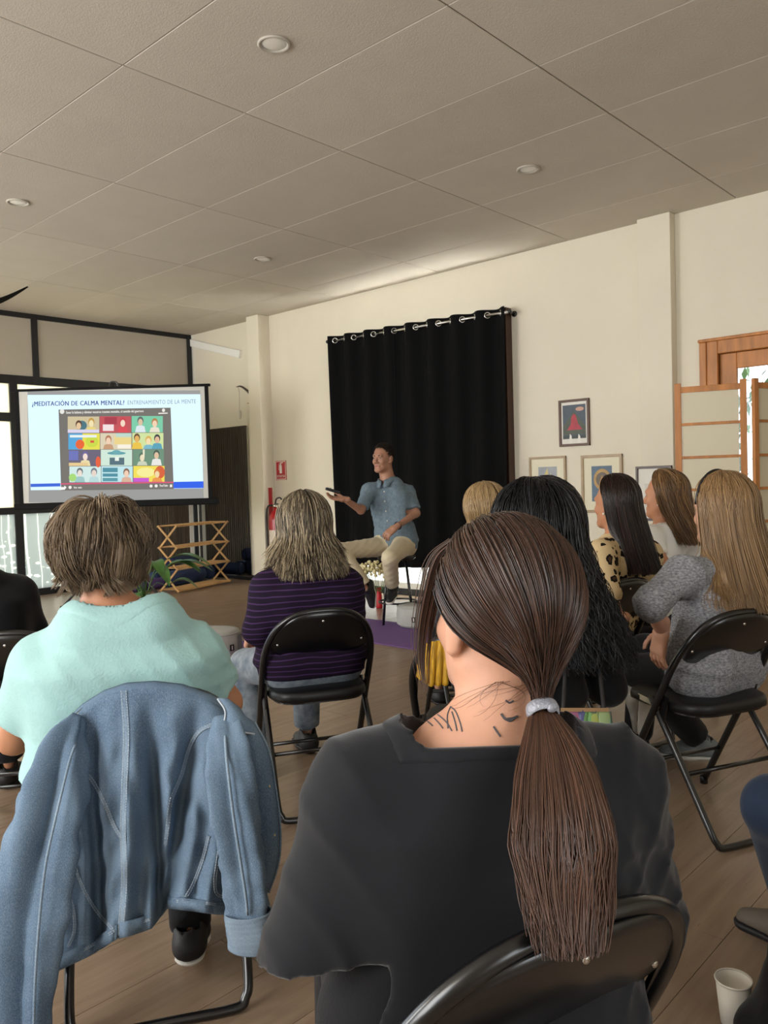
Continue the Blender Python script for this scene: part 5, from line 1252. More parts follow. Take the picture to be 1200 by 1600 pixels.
# tattoos on the neck and shoulder: thin ink lines lying on the skin
ink = mat('tattoo_ink', '#4a4a4e', .6)
def tattoo(lines, name, r=.0011):
    k = MB()
    for ln in lines:
        pts = [march(P1['body'], x, y, .75, 1.35, 400) for x, y in [(q[0], q[1]) for q in spline([(a, b, 0) for a, b in ln], 5)]]
        pts = [p for p in pts if p is not None]
        if len(pts) > 2: k.tube(np.array(pts) - FWD*.0002, r, 5)
    if k.v: k.build(name, ink, P1['root'])
tattoo([[(662, 1106), (680, 1114), (697, 1128), (706, 1142)], [(662, 1106), (664, 1122), (676, 1134)], [(668, 1112), (684, 1128), (692, 1138)], [(704, 1104), (712, 1112), (719, 1130), (722, 1143)], [(704, 1104), (699, 1118), (700, 1138)], [(706, 1112), (711, 1128), (714, 1142)]], 'wing_tattoo', .0009)
tattoo([[(783, 1115), (789, 1123), (796, 1123), (802, 1122), (809, 1119)], [(789, 1123), (797, 1126), (804, 1122)]], 'bird_tattoo', .0016)
tattoo([[(790, 1094), (796, 1098), (802, 1095)], [(771, 1135), (777, 1144), (782, 1151)]], 'bird_tattoo', .0012)

# ---- 2. woman in the mint blouse
K = dict(hip=on_chair('jacket', at(186, 972, 2.03)), neck=at(186, 972, 2.03), shL=at(68, 1040, 2.02), shR=at(300, 1022, 2.10), torso_fwd=heading(12), elL=at(22, 1152, 2.10), elR=at(352, 1098, 2.16),
         head=at(160, 866, 2.07), face=heading(4) - UP*.02, hup=UP + FWD*.05, skin=M['skin_warm'], h=.010, hh=.006, w=1.2, chest=.095, waist=.095, hips=.11, dp=.115, nr=.055, ar=.052)
K = lap_arms(K, 8); K = seated_legs(K, 10); K['anR'] = at(297, 1430, 2.10); K['knR'] = at(285, 1170, 2.52); K['toeR'] = heading(8) ; K['anR'][2] = .10
M['mint'] = cloth('mint_linen', '#a3cac8', bump=.18, bscale=160, var=.06, vscale=30)
fold2 = folds([((.15, 0, 1.0), 90, .006, .3), ((1.0, 0, .6), 70, .005, 1.2)])
P2 = person('person', 'woman with short wavy brown hair in a mint blouse', K,
            dict(top=dict(m=M['mint'], name='blouse', g=.016, sleeve=.72, sg=1.6, h=.0065, nrad=.082, nx=1.3, ny=.02, nz=.03, ntilt=.2, collar=.030, fold=fold2, hem=-.08), low=dict(m=M['trouser_black'], short=-.02, lo=1.3), shoe=dict(m=M['shoe_black'], ms=M['sole_white'])))
def wavy_bob(pr, seed, n, m, r):
    rng = np.random.default_rng(seed); hf, hk = pr['hf'], pr['hk']; nc = 150; cl = rng.integers(0, nc, n)
    cth = rng.uniform(-180, 180, nc); cel = rng.uniform(-12, 75, nc); th = np.radians(cth[cl] + rng.normal(0, 6, n)); el = np.radians(cel[cl] + rng.normal(0, 5, n))
    keep = ~((np.abs(th) < np.radians(60)) & (el < np.radians(35))); th, el, cl = th[keep], el[keep], cl[keep]; n = len(th)
    d0 = np.stack([np.sin(th)*np.cos(el), np.cos(th)*np.cos(el), np.sin(el)], 1)
    drop = np.radians(50 + 40*rng.uniform(0, 1, nc))[cl]; el1 = np.maximum(el - drop, np.radians(-62)); sw = np.radians(14*np.sin(cth*.09))[cl]
    d1 = np.stack([np.sin(th+sw)*np.cos(el1), np.cos(th+sw)*np.cos(el1), np.sin(el1)], 1)
    t = np.linspace(0, 1, 14)[None]; vol = np.interp(el, np.radians([-20, 0, 40, 80]), [.018, .034, .034, .030]) + .007*np.sin(cth*1.3)[cl]
    off = vol[:, None]*np.minimum(1, t*2.4)**.6 + .010*rng.uniform(0, 1, n)[:, None] - .020*np.clip((t-.72)/.28, 0, 1)**2 + .011*np.sin(t*9+(cth*.2)[cl][:, None])*t
    P = slerp_path(hf, hk, d0, d1, 14, off, E=(.080, .100, .096)); ph = (cth*.3)[cl][:, None]
    tan = np.cross(d0 @ hf.A, UP); P += tan[:, None]*(.016*np.sin(t*7.5+ph)*t)[..., None]; P += rng.normal(0, .0022, (n, 1, 3))*t[..., None]
    P = push_out(P, [pr['body']], .006)
    tn = np.clip(.42 + .2*rng.normal(0, 1, n)*.6 + .30*np.sin(cth*.7)[cl], 0, 1)
    V, Q = surf_nets(lambda p: np.maximum(ellip(hf.P(0, -.016*hk, .022*hk), np.array([.103, .122, .117])*hk, hf.A)(p) + .004*wob(p, 60), (p - hf.P(0, .05, 0).astype(np.float32)) @ _u(hf.y - hf.z*.45).astype(np.float32)), hf.o-.17, hf.o+.17, .007); c = np.ones((len(V), 4)); c[:, 0] = .15
    o = hair_object(pr['root'], m, P, r*rng.uniform(.7, 1.2, n)[:, None], tn); link('hair_base', np_mesh('hair_base', V, Q, True, c), m, o)
    # turned-up ends at the nape
    nn = 1100; ncl = 46; c2 = rng.integers(0, ncl, nn); cb = rng.uniform(88, 272, ncl); th = np.radians(cb[c2] + rng.normal(0, 2.5, nn)); t = np.linspace(0, 1, 12)[None]
    cc = np.sin(cb*1.9)[c2]; d0 = np.stack([np.sin(th), np.cos(th), np.full(nn, -.12)], 1); d0 /= np.linalg.norm(d0, axis=1, keepdims=True); b0 = slerp_path(hf, hk, d0, d0 + np.array([0, 0, -.2]), 2, np.full((nn, 2), .028) + .008*rng.uniform(0, 1, nn)[:, None])[:, 0]
    rad = d0 @ hf.A; rad[:, 2] = 0; tan = np.cross(UP, rad); ln = (.075 + .045*rng.uniform(0, 1, ncl))[c2]*np.interp(np.abs(np.degrees(th)-180), [0, 60, 92], [1.0, .95, .75])
    Pn = b0[:, None] - UP*(ln[:, None]*t)[..., None] + rad[:, None]*((-.050*t**1.2 + np.where(cc > .1, .055, .012)[:, None]*t**3))[..., None] + tan[:, None]*(.022*cc[:, None]*t**2 + .006*np.sin(t*8+cc[:, None]*5))[..., None]
    Pn += rng.normal(0, .0025, (nn, 1, 3))*t[..., None]
    Pn = push_out(Pn, [pr['body']], .004)
    link('hair_ends', strands_mesh('hair_ends', Pn, r, np.clip(.4+.2*cc+.1*rng.normal(0, 1, nn), 0, 1)), m, o)
wavy_bob(P2, 21, 5200, hair_mat('ash_brown_hair', '#3c2f25', '#a08a70', .42, .35), .0012)

# ---- 3. woman in the purple striped top
K = dict(hip=on_chair('purple', at(483, 888, 3.20)), neck=at(483, 888, 3.20), shL=at(418, 920, 3.14), shR=at(541, 914, 3.26), torso_fwd=heading(20), elL=at(401, 985, 3.10), elR=at(553, 1010, 3.34),
         head=at(474, 822, 3.24), face=heading(24), skin=M['skin_light'], h=.011, hh=.007, w=1.1, chest=.085, waist=.085, hips=.10, dp=.105, nr=.05, ar=.046)
K['wrL'] = at(393, 985, 3.42); K['hdL'] = (heading(5)*.5 - UP*.5 - RIGHT*.2, RIGHT - UP*.2, .7); K = lap_arms(K, 20, 'R'); K = seated_legs(K, 22); K['knL'] = at(384, 1040, 3.42); K['anL'] = at(396, 1140, 3.40); K['anL'][2] = .09
def stripe_mat(name, c1, c2, per, thin=.3):
    m = mat(name, c1, .85, spec=.2); N = NT(m); b = N.n['Principled BSDF']; tc = N.new('ShaderNodeTexCoord'); sp = N.new('ShaderNodeSeparateXYZ', i_0=tc.outputs['Object'])
    nz = N.new('ShaderNodeTexNoise', i_Vector=tc.outputs['Object'], i_Scale=5.0); a = N.new('ShaderNodeMath', operation='MULTIPLY_ADD', i_0=nz.outputs[0], i_1=.03, i_2=sp.outputs[2])
    d = N.new('ShaderNodeMath', operation='MULTIPLY', i_0=a.outputs[0], i_1=1/per); fr = N.new('ShaderNodeMath', operation='FRACT', i_0=d.outputs[0]); lt = N.new('ShaderNodeMath', operation='LESS_THAN', i_0=fr.outputs[0], i_1=thin)
    mx = N.new('ShaderNodeMix', data_type='RGBA', i_0=lt.outputs[0], i_6=lin(c1), i_7=lin(c2)); N.link(mx.outputs[2], b.inputs['Base Color']); return m
M['purple_knit'] = stripe_mat('purple_striped_knit', '#1c1024', '#432b54', .022, .2)
M['jeans_pale'] = cloth('worn_denim', '#8f969c', var=.35, vscale=18, col2='#4f5c6a')
P3 = person('person', 'woman with highlighted shoulder length hair in a purple striped top', K,
            dict(top=dict(m=M['purple_knit'], name='striped_top', g=.014, sleeve=1.35, sg=1.0, h=.009, nrad=.075, collar=0, fold=folds([((.2, 0, 1), 80, .006, .2)]), hem=-.06), low=dict(m=M['jeans_pale']), shoe=dict(m=M['shoe_black'], ms=M['shoe_black'])))
nail = mat('dark_red_nail', '#4a0f18', .25)
long_hair(P3, np.random.default_rng(31), 3200, hair_mat('streaked_blond_hair', '#30261d', '#d6c2a0', .38, .4), .0017, .185, th0=62, flare=.055, puff=.016, layers=.020, tint=(.12, .12), streak=.62, end_var=.55, colliders=[P3['body'], P3['top']], clump=.85, wave=.009, wfreq=24, root_dark=.75, low=-.35)

# ---- 4. woman with long black curls
K = dict(hip=on_chair('curly', at(842, 905, 2.60)), neck=at(842, 905, 2.60), shL=at(760, 950, 2.54), shR=at(925, 955, 2.66), torso_fwd=heading(5), elL=at(735, 1060, 2.52), elR=at(950, 1075, 2.68),
         head=at(838, 826, 2.62), face=heading(16), skin=M['skin_warm'], h=.012, hh=.008, w=1.05)
K = lap_arms(K, 0); K = seated_legs(K, 0)
M['black_knit'] = cloth('black_knit', '#101013')
P4 = person('person', 'woman with long black curls, seated behind the ponytailed woman', K, dict(top=dict(m=M['black_knit'], g=.016, sleeve=1.6, h=.011), low=dict(m=M['trouser_black']), shoe=dict(m=M['shoe_black'], ms=M['shoe_black'])))
long_hair(P4, np.random.default_rng(41), 4200, hair_mat('black_curly_hair', '#08080a', '#26262b', .36, .45), .0017, .40, th0=52, flare=.045, puff=.030, layers=.045, tint=(.3, .25), end_var=.3, colliders=[P4['body']], clump=.8, wave=.013, wfreq=62, off_dir=RIGHT*.09 - FWD*.05, n1=9, n2=24, jitter=.010)

# ---- 5. blonde short haired person farther ahead
K = dict(hip=on_chair('blond', at(762, 862, 3.95)), neck=at(762, 862, 3.95), shL=at(705, 890, 3.90), shR=at(815, 890, 4.0), torso_fwd=heading(15), elL=at(695, 960, 3.9), elR=at(830, 960, 4.0), head=at(757, 797, 3.98), face=heading(28), skin=M['skin_light'], h=.014, hh=.009, w=1.0)
K = lap_arms(K, 12); K = seated_legs(K, 12)
P5 = person('person', 'person with short straight blonde hair, half hidden before the curtain', K, dict(top=dict(m=cloth('grey_blouse', '#4a4a50'), g=.014, sleeve=1.5, h=.013), low=dict(m=M['trouser_black'], h=.015), shoe=dict(m=M['shoe_black'], ms=M['shoe_black'], h=.012)))
long_hair(P5, np.random.default_rng(51), 1800, hair_mat('golden_blond_hair', '#6a5236', '#c0a276', .38, .4), .0024, .10, th0=62, puff=.014, layers=.016, tint=(.55, .2), end_var=.3, gather=.02, colliders=[P5['body'], P5['top']], clump=.6)

# ---- 6. woman in the leopard print top
K = dict(hip=on_chair('leopard', at(968, 838, 3.80)), neck=at(968, 838, 3.80), shL=at(938, 868, 3.68), shR=at(1012, 866, 3.95), torso_fwd=heading(50), elL=at(950, 925, 3.58), elR=at(1020, 950, 3.98), head=at(960, 786, 3.80), face=heading(36) + UP*.05, skin=M['skin_warm'], h=.013, hh=.0065, w=.95, lips=True)
K['wrL'] = at(968, 965, 3.66); K['hdL'] = (heading(40) - UP*.2, -UP, .5); K = lap_arms(K, 45, 'R'); K = seated_legs(K, 42); K['knL'] = at(975, 1030, 3.4); K['anL'] = at(982, 1078, 3.22); K['toeL'] = heading(120)*.3 - UP*.9
def leopard_mat():
    m = mat('leopard_print', '#cdb48a', .8, spec=.2); N = NT(m); b = N.n['Principled BSDF']; tc = N.new('ShaderNodeTexCoord')
    nz = N.new('ShaderNodeTexNoise', i_Vector=tc.outputs['Object'], i_Scale=26.0); ad = N.new('ShaderNodeMix', data_type='RGBA', i_0=.05, i_6=tc.outputs['Object'], i_7=nz.outputs[1])
    vo = N.new('ShaderNodeTexVoronoi', i_Vector=ad.outputs[2], i_Scale=21.0); lt = N.new('ShaderNodeMath', operation='LESS_THAN', i_0=vo.outputs[0], i_1=.40); lt2 = N.new('ShaderNodeMath', operation='LESS_THAN', i_0=vo.outputs[0], i_1=.20)
    in_ = N.new('ShaderNodeMix', data_type='RGBA', i_0=lt2.outputs[0], i_6=lin('#17100d'), i_7=lin('#4a3322')); mx = N.new('ShaderNodeMix', data_type='RGBA', i_0=lt.outputs[0], i_6=lin('#cdb48a'), i_7=in_.outputs[2]); N.link(mx.outputs[2], b.inputs['Base Color']); return m
M['leopard'] = leopard_mat(); M['shoe_silver'] = mat('silver_shoe', '#a8a49c', .45, metal=.3, bump=.3, bscale=200)
P6 = person('person', 'woman with long dark brown hair in a leopard print top', K, dict(top=dict(m=M['leopard'], g=.014, sleeve=1.25, h=.010, nrad=.07), low=dict(m=M['trouser_black'], h=.014), shoe=dict(m=M['shoe_silver'], ms=M['sole_white'], h=.010)))
long_hair(P6, np.random.default_rng(61), 2600, hair_mat('dark_brown_hair', '#140c09', '#3a2218', .34, .45), .0022, .33, th0=88, puff=.010, layers=.014, tint=(.3, .25), end_var=.25, colliders=[P6['body'], P6['top']], clump=.6, off_dir=RIGHT*.075 - FWD*.03, low=-.2)
pearl = mat('pearl', '#e8e0d0', .2)
MB().sphere(P6['hf'].P(-.079, .0, -.047), .006, 8, 6).build('earring', pearl, P6['root'], smooth=True)

# ---- 7. woman in the white top
K = dict(hip=on_chair('white', at(1040, 820, 4.28)), neck=at(1040, 820, 4.28), shL=at(1012, 842, 4.15), shR=at(1082, 842, 4.42), torso_fwd=heading(52), elL=at(1040, 890, 4.05), elR=at(1092, 910, 4.45), head=at(1037, 774, 4.28), face=heading(50) - UP*.02, skin=M['skin_warm'], h=.014, hh=.0065, w=.95, lips=True)
K['wrL'] = at(1020, 920, 4.1); K['hdL'] = (heading(45) - UP*.2, -UP, .5); K = lap_arms(K, 48, 'R'); K = seated_legs(K, 45)
M['white_cotton'] = cloth('white_cotton', '#f8f6f0')
P7 = person('person', 'woman with long light brown hair in a white tee', K, dict(top=dict(m=M['white_cotton'], g=.014, sleeve=.6, h=.011, nrad=.075), low=dict(m=M['trouser_black'], h=.015), shoe=dict(m=M['shoe_black'], ms=M['shoe_black'], h=.012)))
long_hair(P7, np.random.default_rng(71), 2400, hair_mat('light_brown_hair', '#432e1c', '#a07a50', .36, .42), .0024, .26, th0=80, puff=.012, layers=.018, tint=(.42, .22), end_var=.25, colliders=[P7['body'], P7['top']], clump=.6, off_dir=RIGHT*.10 - FWD*.03, low=-.2, wave=.003, wfreq=25)
MB().sphere(P7['hf'].P(-.079, .0, -.047), .006, 8, 6).build('earring', pearl, P7['root'], smooth=True)

# ---- 8. woman in the grey sweater
K = dict(hip=on_chair('grey', at(1140, 882, 2.92)), neck=at(1140, 882, 2.92), shL=at(1068, 899, 2.80), shR=at(1195, 912, 3.06), torso_fwd=heading(38), elL=at(1016, 942, 2.70), elR=at(1225, 1010, 3.02), head=at(1127, 798, 2.92), face=heading(28), skin=M['skin_light'], h=.012, hh=.0065, w=1.2, chest=.085, waist=.095, hips=.105, dp=.104, ar=.046, hk=1.02)
K['wrL'] = at(1034, 984, 2.82); K['hdL'] = (-UP*.9 + FWD*.2 - RIGHT*.1, FWD*.4+RIGHT, .35); K = lap_arms(K, 35, 'R'); K = seated_legs(K, 30); K['anL'] = at(1092, 1130, 3.42); K['anL'][2] = .10; K['toeL'] = heading(75); K['knL'] = at(1000, 1050, 3.2)
def marl_mat():
    m = mat('grey_marl_knit', '#abacb0', .9, spec=.2, var=.5, vscale=95, col2='#66676d', bump=.35, bscale=180, stretch=(1, 1, 2.0), detail=2); return m
M['grey_marl'] = marl_mat(); M['shoe_grey'] = mat('grey_runner', '#6f7474', .7, bump=.2, bscale=200)
P8 = person('person', 'woman with long blonde hair and black headband in a grey sweater', K, dict(top=dict(m=M['grey_marl'], name='sweater', g=.015, sleeve=1.30, sg=1.05, h=.009, nrad=.07, fold=folds([((.3, 0, 1), 80, .007, .4), ((1, 0, .4), 60, .004, 2)]), hem=-.12, cutr=.1), low=dict(m=M['trouser_black']), shoe=dict(m=M['shoe_grey'], ms=M['sole_white'])))
long_hair(P8, np.random.default_rng(81), 4200, hair_mat('honey_blond_hair', '#5c4227', '#b89468', .36, .42), .0017, .34, th0=74, puff=.012, layers=.018, tint=(.45, .2), end_var=.2, colliders=[P8['body'], P8['top']], clump=.6, off_dir=RIGHT*.045 - FWD*.05, flare=.035, low=-.22)
hf = P8['hf']; band = [hf.P(.0985*math.sin(a), .026 - .01*math.cos(a), .03 + .1165*math.cos(a)) for a in np.linspace(-1.6, 1.6, 30)]
MB().tube(band, .0055, 8).build('headband', M['black_plastic'], P8['root'], smooth=True)

# ---- 9. person in black at the left edge
K = dict(hip=on_chair('black', at(-48, 905, 2.90)), neck=at(-48, 905, 2.90), shL=at(-110, 940, 2.85), shR=at(26, 930, 2.98), torso_fwd=heading(8), elL=at(-130, 1030, 2.85), elR=at(48, 985, 3.04), head=at(-46, 826, 2.93), face=heading(5), skin=M['skin_warm'], h=.013, hh=.009, w=1.1)
K = lap_arms(K, 5); K['wrR'] = at(50, 1010, 3.2); K = seated_legs(K, 6)
P9 = person('person', 'person in black cropped by the left edge of the photo', K, dict(top=dict(m=M['black_knit'], g=.016, sleeve=1.3, h=.010), low=dict(m=M['trouser_black']), shoe=dict(m=M['shoe_black'], ms=M['shoe_black'], h=.012)))
long_hair(P9, np.random.default_rng(91), 1400, hair_mat('grey_hair', '#4c4a48', '#9a9792', .4, .35), .002, .05, th0=62, puff=.010, layers=.012, tint=(.4, .2), end_var=.3, colliders=[P9['body'], P9['top']], gather=.02)
# ---- 10. the speaker on the stool
st_c = at(619, 850, 7.02)*[1, 1, 0]
e = empty('bar_stool', tuple(st_c)); tag(e, 'black folding bar stool under the seated man', 'stool')
SZ = .60
MB().lathe([(.001, SZ-.045), (.15, SZ-.045), (.165, SZ-.035), (.168, SZ-.012), (.155, SZ), (.001, SZ+.002)], st_c, 28, cap=False).build('seat', M['chair_seat'], e, smooth=True)
for a in (20, 110, 200, 290):
    d_ = RIGHT*math.cos(math.radians(a+25)) + FWD*math.sin(math.radians(a+25)); MB().tube([st_c+d_*.11+UP*(SZ-.045), st_c+d_*.185+UP*.0], .0105, 8).build('leg', M['chair_metal'], e, smooth=True)
ring = [st_c + (RIGHT*math.cos(a)+FWD*math.sin(a))*.163 + UP*.19 for a in np.linspace(0, 2*math.pi, 32, endpoint=False)]
MB().tube(ring, .008, 8, closed=True).build('foot_ring', M['chair_metal'], e, smooth=True)
fm = heading(152)
K = dict(hip=at(619, 848, 7.0), neck=at(607, 752, 7.0), shR=at(577, 767, 6.97), shL=at(637, 770, 7.02), torso_fwd=fm, elR=at(564, 797, 6.85), wrR=at(538, 780, 6.68), hdR=(-RIGHT*.92 + UP*.12 - FWD*.1, UP - FWD*.35, .35),
         elL=at(650, 802, 6.93), wrL=at(618, 824, 6.70), hdL=(at(596, 842, 6.66) - at(618, 824, 6.70), FWD*.6 - UP*.6, .8), knR=at(533, 861, 6.70), knL=at(609, 872, 6.60), anR=at(573, 921, 6.72), anL=at(613, 917, 6.90), toeR=heading(150)*.35 - UP*.85 + RIGHT*.1, toeL=heading(165)*.93 - UP*.35,
         head=at(598.5, 716, 6.96), face=heading(144) - UP*.04, hup=UP + RIGHT*.02, skin=M['skin_tan'], h=.010, hh=.0045, hh2=.0042, w=1.05, chest=.078, waist=.075, hips=.085, dp=.098, nr=.058, ar=.043, th=.08, hk=1.04, lips=True)
def linen_mat(name, c, c2):
    m = mat(name, c, .85, spec=.2, var=.35, vscale=45, col2=c2, bump=.2, bscale=160); return m
M['chambray'] = linen_mat('blue_chambray', '#74858f', '#5f6f7c'); M['khaki'] = cloth('stone_chino', '#cdc0a2', var=.1, vscale=14)
P10 = person('person', 'man in a blue shirt and beige trousers seated on the stool before the curtain', K,
             dict(top=dict(m=M['chambray'], g=.013, sleeve=.84, sg=1.5, h=.007, nrad=.066, nx=1.0, ny=.02, nz=.02, ntilt=.3, collar=.0, fold=folds([((.5, 0, 1), 80, .006, .3), ((1, 0, .2), 66, .005, 1.0)]), hem=-.07, cutr=.11),
                  low=dict(m=M['khaki'], g=.012, lo=2.2, h=.009, fold=folds([((.3, .4, 1), 80, .005, .9)]), short=.045), shoe=dict(m=M['shoe_black'], ms=M['sole_white'], h=.007)))
T = P10['T']; hf, hk = P10['hf'], P10['hk']
# collar and button placket
def on_cloth(x, z, off=.003):
    ys = np.linspace(.35, 0, 160); P = np.stack([T.P(x, y, z) for y in ys]).astype(np.float32); d = P10['top'](P); k = int(np.argmax(d < 0)); return T.P(x, ys[k]+off, z)
k = MB(); rows = [[on_cloth(xx, zz) for xx in (-.016, 0, .016)] for zz in np.linspace(-.02, P10['L']*.90, 16)]; k.grid(rows)
pl = k.build('placket', M['chambray'], P10['shirt_obj'], smooth=True)
for zz in np.linspace(.03, P10['L']*.84, 6): MB().sphere(on_cloth(0, zz, .005), .0068, 8, 5).build('button', M['sole_white'], P10['shirt_obj'], smooth=True)
nb = np.array(K['neck']) + T.y*.028
for s in (-1, 1):
    P = []
    for a in np.linspace(8, 178, 14):
        a_ = math.radians(a); dv = T.y*math.cos(a_) + T.x*(s*math.sin(a_)); dr = np.interp(a, [0, 60, 178], [-.046, -.022, -.004])
        P.append([nb + dv*.066*np.array(1.0) + T.z*(dr+.040), nb + dv*.074 + T.z*(dr+.050), nb + dv*(.092 + (.018 if a < 40 else 0)) + T.z*(dr+.010 - (.022 if a < 40 else 0))])
    o = MB().grid(P, flip=(s > 0)).build('collar', M['chambray'], P10['shirt_obj'], smooth=True); md = o.modifiers.new('s', 'SOLIDIFY'); md.thickness = .003
# short dark hair, brows, wristband, remote control
mh = hair_mat('short_dark_hair', '#15100d', '#3a2c24', .45, .3); rng = np.random.default_rng(101); n = 2600
th = np.radians(rng.uniform(-180, 180, n)); el = np.radians(rng.uniform(-25, 90, n)); lim = np.interp(np.degrees(np.abs(th)), [0, 40, 62, 80, 100, 180], [40, 36, 20, -8, -18, -32]); kp = np.degrees(el) > lim; th, el = th[kp], el[kp]; n = len(th)
d0 = np.stack([np.sin(th)*np.cos(el), np.cos(th)*np.cos(el), np.sin(el)], 1); d1_ = d0 + np.stack([rng.normal(.12, .08, n), np.full(n, .16), rng.normal(-.1, .06, n)], 1)
t = np.linspace(0, 1, 6)[None]; Ph = slerp_path(hf, hk, d0, d1_, 6, .002 + (.010*np.sin(t*2.2))*np.interp(np.degrees(el), [-20, 40, 80], [.5, .9, 1.3])[:, None], E=(.0745, .0945, .0885))
o = hair_object(P10['root'], mh, Ph, .0021, np.clip(.25+.2*rng.normal(0, 1, n), 0, 1))
fe = ellip(hf.P(0, -.012*hk, .030*hk), np.array([.0755, .0955, .0895])*hk, hf.A)
def cap(p):
    q = ((p - hf.o.astype(np.float32)) @ hf.A.T.astype(np.float32))/hk; az = np.degrees(np.abs(np.arctan2(q[..., 0], q[..., 1]+.012))); elv = np.degrees(np.arctan2(q[..., 2]-.03, np.sqrt(q[..., 0]**2+(q[..., 1]+.012)**2)))
    return np.maximum(fe(p), (np.interp(az, [0, 40, 62, 80, 100, 180], [40, 36, 20, -8, -18, -32]) - elv)*.0015)
V, Q = surf_nets(cap, hf.o-.13, hf.o+.14, .006); c = np.ones((len(V), 4)); c[:, 0] = .1; link('hair_base', np_mesh('hair_base', V, Q, True, c), mh, o)
for s in (-1, 1):
    br = [hf.P(s*x*hk, y*hk, z*hk) for x, y, z in ((.016, .090, .017), (.030, .0875, .021), (.046, .076, .015))]; MB().tube(spline(br, 4), .0036, 6).build('eyebrow', mat('brow', '#1d1511', .8), P10['root'], smooth=True)
w_ = np.array(K['wrL']); ax = _u(np.array(K['elL'])-w_); u_ = _u(np.cross(ax, UP)); v_ = np.cross(ax, u_); ringp = [w_ + ax*.035 + (u_*math.cos(a)+v_*math.sin(a))*.031 for a in np.linspace(0, 2*math.pi, 18, endpoint=False)]
MB().tube(ringp, .006, 6, closed=True).build('wristband', M['black_plastic'], P10['root'], smooth=True)
rc = at(520, 770, 6.665); e = empty('remote_control', tuple(rc)); tag(e, 'small black presenter remote in the raised hand of the man', 'remote control')
ra_ = _u(-RIGHT*.85 + UP*.28 - FWD*.2); MB().obox(rc+UP*.018, ra_, _u(np.cross(UP, ra_)), _u(np.cross(ra_, np.cross(UP, ra_))), .062, .02, .012).build('body', M['black_plastic'], e, bevel=.008, seg=3)
MB().sphere(rc+UP*.031+ra_*.02, (.007, .007, .004), 8, 5).build('button', M['zafu_dark'], e, smooth=True)

# ---- 11. person in jeans cropped by the right edge
h11 = RIGHT*1.17 + FWD*1.38; K = dict(hip=h11 + UP*.53, neck=h11 + UP*.93, torso_fwd=heading(30), skin=M['skin_warm'], h=.015, hh=.010, w=1.1)
d_ = heading(30); r_ = np.array([d_[1], -d_[0], 0]); K['shL'] = K['neck'] - r_*.17 - UP*.05; K['shR'] = K['neck'] + r_*.17 - UP*.05; K['head'] = K['neck'] + UP*.17 + d_*.02; K['face'] = d_
K = lap_arms(K, 30); K = seated_legs(K, 26, knee=.45, spread=.105); K['knL'] = at(1212, 1262, 1.80); K['anL'] = at(1252, 1432, 2.02); K['toeL'] = heading(40)
M['jeans_dark'] = cloth('dark_denim', '#243248', var=.2, vscale=20)
P11 = person('person', 'person in dark jeans cropped by the right edge of the photo', K, dict(top=dict(m=cloth('navy_top', '#23262e'), g=.015, sleeve=1.5, h=.014), low=dict(m=M['jeans_dark'], h=.012), shoe=dict(m=mat('taupe_shoe', '#5a5248', .7), ms=M['shoe_black'])))
long_hair(P11, np.random.default_rng(111), 900, hair_mat('chestnut_hair', '#2a1a12', '#5a3c2a'), .0025, .2, th0=60, tint=(.3, .2), colliders=[P11['body'], P11['top']])
c = copy_tree(proto); c.location = h11 + d_*.05; c.rotation_euler = (0, 0, math.atan2(d_[1], d_[0]) - math.pi/2); tag(c, 'black folding chair of the person in jeans at the right edge', 'chair', 'black folding chairs of the audience')
# black bag on the floor at the right edge
bc = at(1256, 1560, 1.70)*[1, 1, 0]; e = empty('handbag', tuple(bc)); tag(e, 'black bag standing on the floor beside the paper cup', 'bag')
fb = union([ellip(bc+UP*.10, (.13, .085, .15)), (cone(bc-RIGHT*.08+UP*.05, bc+RIGHT*.08+UP*.05, .06), .05)], .04); fl_ = plane(bc+UP*.004, UP)
sdf_obj('body', lambda p: np.maximum(fb(p)+.006*wob(p, 40), -fl_(p)), bc-.22, bc+.26, .009, cloth('black_bag_cloth', '#0c0c0e'), e)
MB().tube(spline([bc-RIGHT*.07+UP*.2, bc-RIGHT*.05+UP*.30, bc+RIGHT*.05+UP*.30, bc+RIGHT*.07+UP*.2], 6), .007, 6).build('handle', M['black_plastic'], e, smooth=True)

# ---- yellow scarf and colourful bag by the chair of the curly haired woman
def hang(name, cat, label, poly_top, poly_bot, d0, d1, m, n=22, mrows=12, amp=.010, fr=9, ph=0.0, thick=.003, part='cloth'):
    e = empty(name, tuple(at(*poly_bot[0], d1))); tag(e, label, cat); P = []
    Tt = np.array(poly_top, float); Bb = np.array(poly_bot, float); us = np.linspace(0, 1, n)
    for u in us:
        a = [np.interp(u, np.linspace(0, 1, len(Tt)), Tt[:, i]) for i in (0, 1)]; b = [np.interp(u, np.linspace(0, 1, len(Bb)), Bb[:, i]) for i in (0, 1)]; col = []
        for v in np.linspace(0, 1, mrows): q = at(a[0]+(b[0]-a[0])*v, a[1]+(b[1]-a[1])*v, d0+(d1-d0)*v); col.append(q + FWD*(amp*math.sin(u*fr*2*math.pi/2+ph+v)*(.4+.6*v)))
        P.append(col)
    o = MB().grid(P).build(part, m, e, smooth=True); md = o.modifiers.new('s', 'SOLIDIFY'); md.thickness = thick; return e
hang('scarf', 'scarf', 'ribbed yellow scarf hanging by the cheek of the ponytailed woman', [(654, 1010), (676, 1002), (700, 1000)], [(651, 1058), (672, 1072), (700, 1070)], 2.36, 2.34, mat('yellow_cloth', '#d9a51c', .7, var=.5, vscale=10, col2='#8a6410', stretch=(9, 9, .6)), fr=10, amp=.012)
